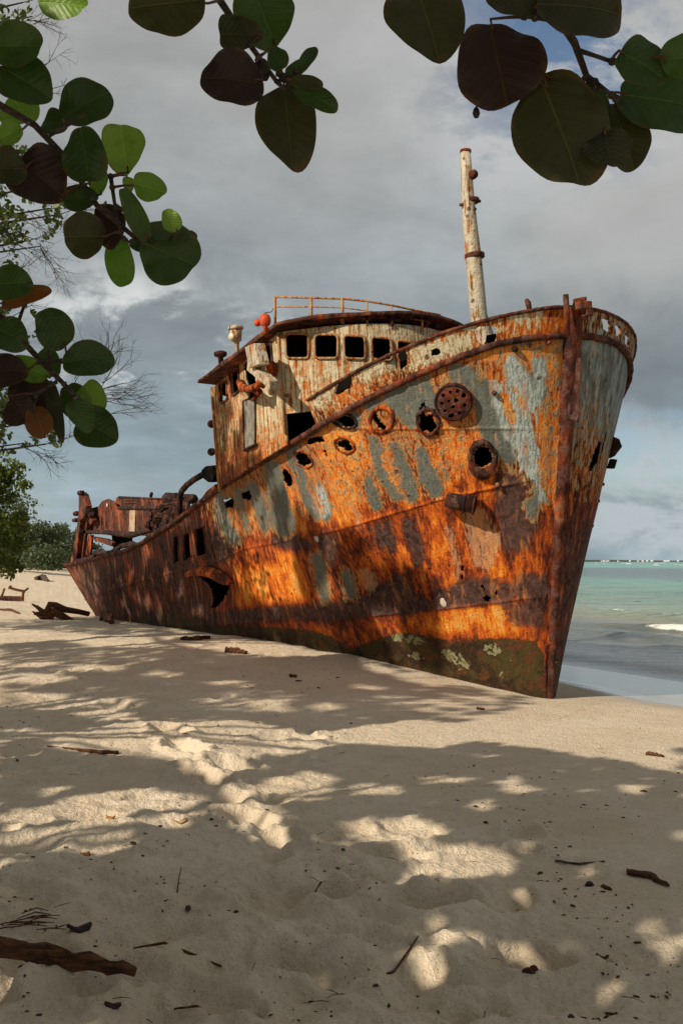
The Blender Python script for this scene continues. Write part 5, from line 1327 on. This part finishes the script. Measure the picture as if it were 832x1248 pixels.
# dense shrub below it
def blobcrown(name,root,cx,cy,cz,lobes,n_,size,mat,seed,asp=.7):
    g=np.random.default_rng(seed);C=[]
    for (ox,oy,oz,r) in lobes:
        k=int(n_*r*r/sum(l[3]**2 for l in lobes));d=g.normal(size=(k,3));d/=np.linalg.norm(d,axis=1,keepdims=True);rad=r*(g.random(k)**.45)*(1+.35*(fbm(d[:,0]*3+seed,d[:,1]*3+d[:,2]*2,seed,3)-.5)*2)
        C.append(np.array([cx+ox,cy+oy,cz+oz])+d*rad[:,None]*np.array([1,1,.8]))
    C=np.concatenate(C);keep_=fbm(C[:,0]*2.2/size*.03+C[:,2]*.9,C[:,2]*2.2+C[:,1],seed+5,3)>.36;C=C[keep_];C=C[C[:,2]>float(root.location[2])+.03]
    return leafcloud(C,g.uniform(.6,1.2,len(C))*size,name,mat,root,6,seed,spread=1.,asp=asp)
bx=-8.75;by=22.;bz=float(sand_flat(np.array([bx]),np.array([by]))[0])
bush=empty('shoreline_tree',(bx,by,bz),'bushy bright green tree at the left edge leaning over the sand','tree')
MB().tube([(bx,by,bz-.2),(bx+.1,by,bz+1.),(bx+.15,by,bz+2.2)],[.12,.09,.05],8).build('trunk',M['bark'],bush,True)
lob=[]
for (px,py,r) in [(-10,570,.5),(14,575,.36),(30,592,.2),(-5,600,.5),(16,640,.4),(5,665,.42),(26,632,.22),(10,690,.35),(22,668,.26),(-20,640,.7),(-40,600,.8),(-30,680,.6)]:
    q=at(px,py,by+rng.uniform(-.4,.4));lob.append((q[0]-bx,q[1]-by,q[2]-bz,r))
blobcrown('crown',bush,bx,by,bz,lob,5200,.055,M['bush'],5)
b2=at(30,668,34.);z2=float(sand_flat(np.array([b2[0]]),np.array([b2[1]]))[0])
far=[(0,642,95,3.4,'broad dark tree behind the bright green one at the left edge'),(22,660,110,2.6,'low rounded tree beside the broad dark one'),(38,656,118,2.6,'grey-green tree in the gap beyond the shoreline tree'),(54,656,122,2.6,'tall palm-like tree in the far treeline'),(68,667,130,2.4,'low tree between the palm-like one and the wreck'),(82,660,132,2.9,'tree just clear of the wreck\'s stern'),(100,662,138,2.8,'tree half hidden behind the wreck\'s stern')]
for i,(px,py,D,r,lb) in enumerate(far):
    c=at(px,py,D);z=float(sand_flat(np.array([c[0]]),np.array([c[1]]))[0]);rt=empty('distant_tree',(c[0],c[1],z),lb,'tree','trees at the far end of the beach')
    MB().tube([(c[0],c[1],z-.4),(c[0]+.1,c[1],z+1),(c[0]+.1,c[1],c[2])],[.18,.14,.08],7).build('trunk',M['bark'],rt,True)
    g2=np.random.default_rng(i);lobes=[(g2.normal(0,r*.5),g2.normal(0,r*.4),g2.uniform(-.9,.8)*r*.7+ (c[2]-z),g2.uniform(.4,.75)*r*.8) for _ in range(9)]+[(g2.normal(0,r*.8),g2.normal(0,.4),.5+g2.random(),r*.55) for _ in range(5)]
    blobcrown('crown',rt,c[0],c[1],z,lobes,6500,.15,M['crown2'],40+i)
    if i==3:
        VV=[];FF=[];top=np.array([c[0],c[1],c[2]+1.1])
        for k in range(15):
            an=k*2.399;dx=np.array([math.cos(an),math.sin(an)*.8,0]);prev=None
            for j in range(7):
                q=j/6;p=top+dx*(3.6*q)+np.array([0,0,1.6*q-3.3*q*q]);wdt=.42*math.sin(math.pi*(.1+.85*q));sd_=np.array([-dx[1],dx[0],0]);b_=len(VV);VV+=[p-sd_*wdt+[0,0,-.12],p,p+sd_*wdt+[0,0,-.12]]
                if j: FF+=[(b_-3,b_,b_+1,b_-2),(b_-2,b_+1,b_+2,b_-1)]
        mesh('fronds',np.array(VV),FF,M['crown2'],rt,False,{'rnd':('FLOAT',np.full(len(VV),.4))})
# low green ground cover along the top of the far beach
# ================================================================== DRIFTWOOD AND LITTER
def on_sand(px,py,up=0.):
    p=ground_at(px,py);z=float(sand_h(np.array([p[0]]),np.array([p[1]]))[0]);return np.array([p[0],p[1],z+up])
def log(name,label,cat,pts,rad,mat,group=None,n=8,jit=.18,flat=1.):
    P3=[on_sand(x,y,u) for x,y,u in pts];out=[];rr=[]
    if name=='driftwood_log':
        z0=max(P3[0][2],P3[1][2])+.0;z1=P3[-1][2]
        for k,p_ in enumerate(P3): p_[2]=z0+(z1-z0)*k/(len(P3)-1)
    for i in range(len(P3)-1):
        for q in range(5):
            w=q/5;out.append(P3[i]*(1-w)+P3[i+1]*w+rng.normal(0,rad[0]*.12,3));rr.append((rad[i]*(1-w)+rad[i+1]*w))
    out.append(P3[-1]);rr.append(rad[-1]);o=MB().tube(out,rr,n,jit=jit,flat=flat).build(name,mat,None,False,loc=P3[0]);return tag(o,label,cat,group)
log('driftwood_log','split reddish driftwood log lying at the bottom left corner of the sand','log',[(-40,1172,.10),(30,1180,.10),(90,1186,.09),(165,1194,.05)],[.032,.036,.034,.018],M['wood'],n=10,jit=.22,flat=.7)
log('stick','long thin straight stick on the shaded sand right of the driftwood log','stick',[(163,1152,.008),(200,1156,.01),(270,1167,.006)],[.003,.006,.004],M['wood'])
log('stick','curved twig pointing up to the right beside the deep footprint','stick',[(448,1190,.004),(480,1180,.012),(510,1162,.012)],[.003,.005,.003],M['wood'])
log('stick','dark broken piece of wood near the right edge of the sand','stick',[(764,1067,.012),(790,1072,.015),(814,1082,.01)],[.014,.017,.008],M['wood'],jit=.35)
log('stick','small red-brown piece of wood on the smooth sand right of the bow','stick',[(786,919,.01),(797,920,.012),(808,922,.008)],[.014,.018,.01],M['wood'],jit=.35)
log('stick','curved dark stick on the sunlit sand, left of the dragged furrow','stick',[(58,906,.01),(100,917,.02),(125,921,.02),(144,917,.01)],[.006,.012,.018,.012],M['wood'])
log('stick','thin twig standing near upright in the lower left shade','stick',[(216,1092,.0),(218,1082,.03),(221,1070,.05)],[.003,.003,.002],M['wood'])
log('stick','short crossed twig just right of the furrow in shade','stick',[(360,1094,.004),(375,1090,.012),(391,1083,.01)],[.003,.006,.004],M['wood'])
log('stick','small forked twig by the bottom edge of the picture','stick',[(212,1220,.004),(240,1224,.008),(264,1228,.004)],[.003,.005,.003],M['wood'])
log('stick','pale thin stick on the sand above the dark broken piece','stick',[(676,1052,.006),(706,1053,.008),(736,1054,.005)],[.006,.006,.004],M['twig'])
log('stick','dark stub lying near the hull foot amidships','stick',[(276,795,.03),(288,796,.035),(300,797,.02)],[.045,.05,.03],M['wood'],jit=.3)
log('stick','flat rusty scrap on the sand against the hull amidships','scrap',[(220,781,.02),(238,781,.03),(256,780,.02)],[.03,.05,.03],M['rust'],jit=.3,flat=.5)
log('stick','small black stub on the smooth sand below the hull','stick',[(353,824,.02),(361,825,.02)],[.02,.018],M['wood'],jit=.3)
log('stick','thin brown stick close to the bow on smooth sand','stick',[(580,865,.01),(590,866,.012)],[.014,.012],M['wood'],jit=.3)
for i,(x,y,lb) in enumerate([(104,1040,'dry curled leaf in the sunlit patch at left'),(218,1000,'pale folded dead leaf beside the furrow'),(135,1009,'orange scrap of leaf left of the folded dead leaf'),(733,1160,'brown leaf scrap on the sunlit sand at lower right'),(738,1084,'small dark leaf right of the deep footprint'),(718,1079,'dark seed pod beside the small dark leaf'),(646,1197,'dark pod at the bottom of the round hollow'),(97,1143,'dark upright husk above the driftwood log'),(138,1228,'round seed below the driftwood log')]):
    c=on_sand(x,y,.008);s=.018 if i not in(1,7) else .03
    V=[];na=14;V.append(c+[0,0,.004])
    for r_ in (.5,1.):
        for k in range(na):
            t_=2*math.pi*k/na;V.append(c+np.array([math.cos(t_)*s*1.5*r_,math.sin(t_)*s*.8*r_,.012*r_*math.sin(2*t_+i)+ (.012*r_ if i in(1,7) else 0)])+rng.normal(0,.0015,3))
    FF=[(0,1+k,1+(k+1)%na) for k in range(na)]+[(1+k,1+na+k,1+na+(k+1)%na,1+(k+1)%na) for k in range(na)]
    m_=plain('dry_leaf',[(.24,.10,.03),(.42,.28,.14),(.34,.13,.03),(.12,.06,.03),(.10,.03,.015),(.03,.02,.014),(.06,.02,.01),(.03,.02,.014),(.05,.03,.02)][i],.7,.3)
    o=mesh('fallen_leaf' if i<5 else 'seed_pod',np.array(V),FF,m_,None,True,loc=c);sx=o.modifiers.new('t','SOLIDIFY');sx.thickness=.003 if i<5 else .012;tag(o,lb,'leaf' if i<5 else 'seed pod')
# big weathered branch by the stern, leaning against the plating
b=empty('driftwood_branch',on_sand(60,755),'dark twisted driftwood branch lying against the stern','driftwood')
mbx=MB()
def gp(x,y,u):
    g0=on_sand(60,755);return at(x,y,g0[1]+u)
mbx.tube([gp(42,748,0),gp(55,747,0),gp(62,737,0),(gp(68,738,.0)),gp(80,743,.1),gp(96,746,.4),gp(108,748,.7)],[.03,.07,.09,.075,.07,.065,.06],8,jit=.2)
mbx.tube([gp(57,750,0),gp(66,744,0),gp(78,752,0),gp(92,757,0)],[.04,.11,.08,.02],8,jit=.25)
mbx.tube([gp(66,752,0),gp(52,745,0),gp(46,740,0),gp(39,736,0)],[.07,.06,.04,.015],7,jit=.2);mbx.tube([gp(62,752,0),gp(50,752,0),gp(40,745,0)],[.06,.05,.015],7,jit=.2)
mbx.build('limb',M['wood'],b,False)
log('driftwood_stick','low dark branch on the sand left of the twisted driftwood','stick',[(0,745,.05),(14,746,.05),(24,748,.03)],[.03,.04,.02],M['wood'])
log('driftwood_stick','dark rock-like stump of wood at the foot of the stern','stick',[(122,757,.05),(130,757,.12),(136,760,.05)],[.06,.12,.06],M['wood'],jit=.35)
# broken timber frame at the far left
f0=on_sand(16,733);fr=empty('broken_timber_frame',f0,'low broken timber frame standing on the sand at the far left','timber frame')
Dk=f0[1]
def fb(p,q,r,nm,dk=0.):
    a=at(p[0],p[1],Dk+dk);c=at(q[0],q[1],Dk+dk);MB().tube([a,(a+c)/2+rng.normal(0,.01,3),c],[r,r*1.05,r],5,jit=.12).build(nm,M['rust'] if nm=='plinth' else M['wood'],fr)
fb((-12,729),(29,730),.10,'plinth');fb((28,731),(29,720),.05,'post');fb((29,721),(35,717),.04,'post');fb((11,716),(31,721),.055,'rail');fb((2,727),(6,717),.04,'post');fb((12,714),(14,718),.05,'rail')
log('stick','grey weathered mound of seaweed far down the beach','seaweed',[(44,707,.1),(52,707,.25),(59,709,.05)],[.12,.25,.1],M['twig'],jit=.3)
# scattered seaweed crumbs (uncountable)
N=1500;Xp=rng.uniform(-20,850,N);Yp=760+490*rng.random(N)**1.3;C=[]
VV=[];FF=[]
dens=fbm(Xp*.012,Yp*.02,55,3)
for x,y,d_ in zip(Xp,Yp,dens):
    if d_<.50 or (y<930 and x>430 and rng.random()<.8): continue
    if y<800 and x>250: continue
    p=ground_at(x,y,14);C.append(p)
C=np.array(C);Zc=sand_h(C[:,0],C[:,1]);C[:,2]=Zc+.002
for p in C:
    s=rng.uniform(.002,.0055)*(1+1.2*(rng.random()<.06))*(1+.04*p[1]);n_=6;b_=len(VV);an=rng.uniform(0,6);st_=rng.uniform(1,3.2)
    for lv in (0,1):
        for k in range(n_):
            t_=2*math.pi*k/n_;r=s*(1-.45*lv)*rng.uniform(.7,1.25);x=math.cos(t_)*r*st_;y=math.sin(t_)*r
            VV.append((p[0]+x*math.cos(an)-y*math.sin(an),p[1]+x*math.sin(an)+y*math.cos(an),p[2]+lv*s*.7))
    FF.append(tuple(b_+n_+k for k in range(n_)))
    for k in range(n_):FF.append((b_+k,b_+(k+1)%n_,b_+n_+(k+1)%n_,b_+n_+k))
o=mesh('seaweed_litter',np.array(VV),FF,plain('dry_seaweed',(.055,.034,.02),.8,.2),None,False);tag(o,kind='stuff')
mbx=MB();g=random.Random(9)
for i in range(46):
    x=g.uniform(-10,840);y=g.uniform(900,1240);p=on_sand(x,y,.004);an=g.uniform(0,6.28);L=g.uniform(.02,.09);q=p+np.array([math.cos(an)*L,math.sin(an)*L,.004]);mbx.tube([p,(p+q)/2+np.array([g.gauss(0,.006),g.gauss(0,.006),.004]),q],[.0012,.0016,.0008],5)
for (cx,cy) in [(20,1130),(30,1140),(50,1132),(10,1145)]:
    for k in range(4):
        p=on_sand(cx+g.uniform(-30,20),cy+g.uniform(-12,12),.006);an=g.uniform(-.5,.5);L=g.uniform(.08,.16);q=p+np.array([math.cos(an)*L,math.sin(an)*L*.5,.01]);mbx.tube([p,(p+q)/2+np.array([0,g.gauss(0,.015),.01]),q],[.002,.003,.0015],5)
o=mbx.build('twig_litter',M['wood'],None);tag(o,kind='stuff')
# ================================================================== WORLD
w=bpy.data.worlds.new('World');sc.world=w;w.use_nodes=True;nt=w.node_tree;nt.nodes.clear();t=NT(nt)
sky=t.n('ShaderNodeTexSky',sky_type='NISHITA');sky.sun_disc=False;sky.sun_elevation=SUN_EL
saz=math.atan2(-SH[0],-SH[1]);sky.sun_rotation=saz%(2*math.pi);sky.air_density=1.;sky.dust_density=1.;sky.ozone_density=1.
dirn=t.n('ShaderNodeTexCoord').outputs['Generated'];d=t.sep(dirn)
zc=t.math('MAXIMUM',d[2],0.);den=t.math('ADD',zc,.16);pl=t.comb(t.math('DIVIDE',d[0],den),t.math('DIVIDE',d[1],den),0.)
c1=t.noise(pl,.62,7,.56,.25);c2=t.noise(t.scale3(pl,(1.,1.,1.)),2.3,6,.6,.3);c3=t.noise(dirn,9.,5,.6,.3);c4=t.noise(t.scale3(dirn,(1.,1.,3.2)),2.6,5,.55,.2)
def blob(px,py,rad,asp=1.):
    r_=ray(px,py);r_/=np.linalg.norm(r_)
    df=t.vmath('SUBTRACT',dirn,tuple(r_));df=t.scale3(df,(1.,1.,asp));l=t.vmath('LENGTH',df);l=t.math('ADD',l,t.math('MULTIPLY',t.math('SUBTRACT',c3,.5),rad*1.3))
    return t.step(l,rad,rad*.25)
S_=10.          # background strength is 0.1, so colours are given ten times up
el_=zc
# grey deck: warm pale high up, dimmed overhead to cut skylight, darker blue-grey belt, soft blue near the horizon
deck=t.ramp(t.lin(el_,0.,1.),[(0.,(.33,.42,.47)),(.06,(.285,.355,.40)),(.13,(.265,.335,.37)),(.22,(.255,.295,.315)),(.33,(.37,.395,.405)),(.48,(.43,.435,.43)),(.70,(.31,.305,.295)),(1.,(.27,.26,.245))])
c5=t.noise(pl,3.2,7,.62,.35);c6=t.noise(t.scale3(dirn,(1.,1.,2.2)),7.,7,.62,.3)
vari=t.lin(c1,.3,.7,.80,1.22);vari2=t.math('MULTIPLY',t.lin(c4,.3,.7,.82,1.18),t.math('MULTIPLY',t.lin(c5,.3,.7,.86,1.14),t.lin(c6,.3,.7,.92,1.08)))
deck=t.vmath('SCALE',deck,t.math('MULTIPLY',vari,vari2))
dark=t.math('MULTIPLY',blob(730,465,.21,2.2),.45);deck=t.mix(dark,deck,(.155,.175,.195))
dark2=t.math('MULTIPLY',blob(250,330,.22,2.4),.25);deck=t.mix(dark2,deck,(.20,.235,.255))
brt=t.math('MULTIPLY',blob(790,260,.20,1.3),.5);deck=t.mix(brt,deck,(.53,.515,.49))
brt=t.math('MULTIPLY',blob(430,60,.2,1.),.3);deck=t.mix(brt,deck,(.50,.50,.49))
puff=blob(190,425,.17,1.9);deck=t.mix(t.math('MULTIPLY',puff,t.step(c6,.44,.56)),deck,(.70,.72,.71))
puff=blob(160,500,.14,3.);deck=t.mix(t.math('MULTIPLY',puff,t.math('MULTIPLY',t.step(c6,.48,.60),.5)),deck,(.50,.54,.55))
puff2=blob(800,600,.17,1.7);deck=t.mix(t.math('MULTIPLY',puff2,t.math('MULTIPLY',t.step(c6,.44,.56),.75)),deck,(.53,.58,.60))
puff3=blob(640,130,.14,1.3);deck=t.mix(t.math('MULTIPLY',puff3,t.math('MULTIPLY',t.step(c6,.46,.58),.6)),deck,(.56,.57,.58))
gap=t.math('MULTIPLY',blob(690,60,.15,1.2),t.step(c6,.58,.44))
gap=t.math('MAXIMUM',gap,t.math('MULTIPLY',t.math('MULTIPLY',blob(800,545,.16,2.8),t.step(c6,.60,.46)),.7))
gap=t.math('MAXIMUM',gap,t.math('MULTIPLY',t.math('MULTIPLY',blob(110,600,.16,2.5),t.step(c6,.60,.46)),.35))
clouds=t.vmath('SCALE',deck,S_)
bl=t.n('ShaderNodeMix',data_type='RGBA');t.L(gap,bl.inputs[0]);t.L(clouds,bl.inputs[6]);t.L(sky.outputs[0],bl.inputs[7])
bg=t.n('ShaderNodeBackground');t.L(bl.outputs[2],bg.inputs[0]);bg.inputs[1].default_value=.1
o=t.n('ShaderNodeOutputWorld');t.L(bg.outputs[0],o.inputs[0])
sd=bpy.data.lights.new('sun','SUN');sd.energy=5.0;sd.angle=R(.53);sd.color=(1.,.87,.69);so=bpy.data.objects.new('sun',sd);sc.collection.objects.link(so)
so.rotation_euler=Vector(tuple(LDIR)).to_track_quat('-Z','Y').to_euler();so.location=(-8,-6,12)
sc.view_settings.view_transform='Standard';sc.view_settings.look='None';sc.view_settings.gamma=1;sc.view_settings.exposure=0.
sc.cycles.use_denoising=True;sc.cycles.max_bounces=6;sc.cycles.diffuse_bounces=3;sc.cycles.transparent_max_bounces=8
